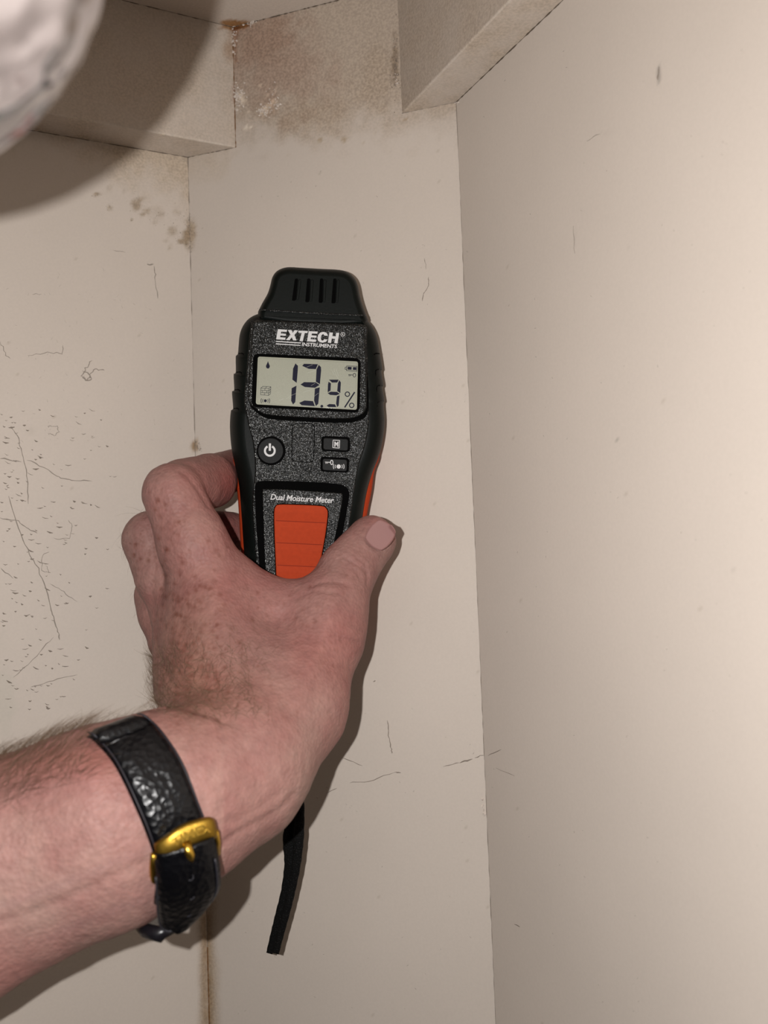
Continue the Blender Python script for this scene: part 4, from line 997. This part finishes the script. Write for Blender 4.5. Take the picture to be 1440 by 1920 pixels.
under(tube(C2W(np.array([cs(404, 1560, zb1), cs(408, 1580, zb1+5), cs(408, 1600, zb1+8)])), .0010, M_gold, 'buckle_arm', sides=8), buckle)
pz = zz_[nB//2]
under(tube(C2W(np.array([cs(350, 1580, pz-8.3), cs(353, 1592, pz-9.6), cs(357, 1604, pz-9.4), cs(360, 1614, pz-8.0)])), [.0012, .0014, .0013, .0006], M_gold, 'prong', sides=8), buckle)
# embossed word along the buckle
V_, Fb = [], []
cu = bpy.data.curves.new('t', 'FONT'); cu.body = 'TIMEX'; cu.offset = .02; cu.extrude = .06; o_ = bpy.data.objects.new('t', cu); me = bpy.data.meshes.new_from_object(o_)
co_ = np.array([v.co[:] for v in me.vertices]); x0, x1 = co_[:, 0].min(), co_[:, 0].max(); y1 = co_[:, 1].max()
for x, y, z in co_:
    i = (.20+.62*(x-x0)/(x1-x0))*(nB-1); i0 = int(i); f_ = i-i0; u = .72-.46*y/y1
    T_ = tp[i0]*(1-f_)+tp[i0+1]*f_; B_ = bt_[i0]*(1-f_)+bt_[i0+1]*f_; q = T_*(1-u)+B_*u
    V_.append(cs(q[0], q[1], zz_[i0]*(1-f_)+zz_[i0+1]*f_-7.2+arcz[i0]-.75-z*6))
Fb = [tuple(p.vertices) for p in me.polygons]
under(mesh('buckle_lettering', C2W(np.array(V_)), Fb, M_gold, None, smooth=False), buckle)
bpy.data.objects.remove(o_); bpy.data.curves.remove(cu)
# watch case on the far side of the wrist
cc = C2W((cs(195, 1560, 337))[None])[0]
wc_ = lathe('watch_case', [(.0005, -.004), (.015, -.004), (.018, -.002), (.018, .002), (.016, .004), (.0005, .004)], (0, 0, 0), M_gold, n=40)
Mx = Matrix(((RT[0], UP[0], -FW[0], cc[0]), (RT[1], UP[1], -FW[1], cc[1]), (RT[2], UP[2], -FW[2], cc[2]), (0, 0, 0, 1))); wc_.data.transform(Mx); under(wc_, watch)

# ------------------------------------------------------------------ woven wrist strap of the meter
t = NT('black_woven_cord'); t.b.inputs['Roughness'].default_value = .8; t.b.inputs['Specular IOR Level'].default_value = .15
tc = t.n('ShaderNodeTexCoord'); ck = t.n('ShaderNodeTexVoronoi', Scale=1500.0); rp = t.n('ShaderNodeValToRGB'); e = rp.color_ramp.elements
e[0].position = .0; e[0].color = (.06, .06, .06, 1); e[1].position = .22; e[1].color = (.002, .002, .002, 1)
t.l(tc.outputs['Object'], ck.inputs['Vector']); t.l(ck.outputs[0], rp.inputs[0]); t.l(rp.outputs[0], t.b.inputs['Base Color'])
bp = t.n('ShaderNodeBump', Strength=.6, Distance=.0004); t.l(ck.outputs[0], bp.inputs['Height']); t.l(bp.outputs[0], t.b.inputs['Normal']); M_cord = t.m
def cord(name, pts, hw, th, parent):
    """flat woven band; pts (px,py,depth), hw px half widths"""
    P = catmull(pts, 6, closed=False); Wd = np.interp(np.linspace(0, 1, len(P)), np.linspace(0, 1, len(hw)), hw); V = []; Fc = []; m = 8
    for i, (x, y, z) in enumerate(P):
        T = P[min(i+1, len(P)-1)][:2]-P[max(i-1, 0)][:2]; T /= np.linalg.norm(T); nx, ny = -T[1], T[0]
        for j in range(m):
            a = 2*math.pi*j/m; u = math.copysign(abs(math.cos(a))**.6, math.cos(a)); wob_ = 1+.05*math.sin(i*2.2)
            V.append(cs(x+nx*Wd[i]*u*wob_, y+ny*Wd[i]*u*wob_, z+th*math.sin(a)))
    for i in range(len(P)-1):
        for j in range(m): Fc.append((i*m+j, i*m+(j+1) % m, (i+1)*m+(j+1) % m, (i+1)*m+j))
    Fc.append(tuple(range(m))); Fc.append(tuple((len(P)-1)*m+j for j in range(m))[::-1])
    o = mesh(name, C2W(np.array(V)), Fc, M_cord, None)
    bm = bmesh.new(); bm.from_mesh(o.data); bmesh.ops.recalc_face_normals(bm, faces=bm.faces); bm.to_mesh(o.data); bm.free(); return under(o, parent)
lan = cord('wrist_strap', [(570, 1215, 368), (566, 1300, 366), (562, 1400, 364), (562, 1470, 364), (563, 1520, 363), (560, 1570, 362), (556, 1620, 362), (546, 1670, 363), (537, 1710, 363), (526, 1750, 364), (516, 1788, 364)], [5, 5, 6, 7, 8, 10, 8, 8, 7, 7, 7], 1.1, meter)
lan2 = cord('wrist_strap', [(560, 1215, 372), (556, 1300, 370), (548, 1400, 368), (547, 1470, 367), (546, 1520, 366), (543, 1575, 365), (543, 1620, 365), (535, 1670, 366), (524, 1715, 366), (515, 1752, 367), (505, 1788, 367)], [5, 5, 5, 7, 10, 13, 10, 8, 8, 8, 6], 1.1, meter)
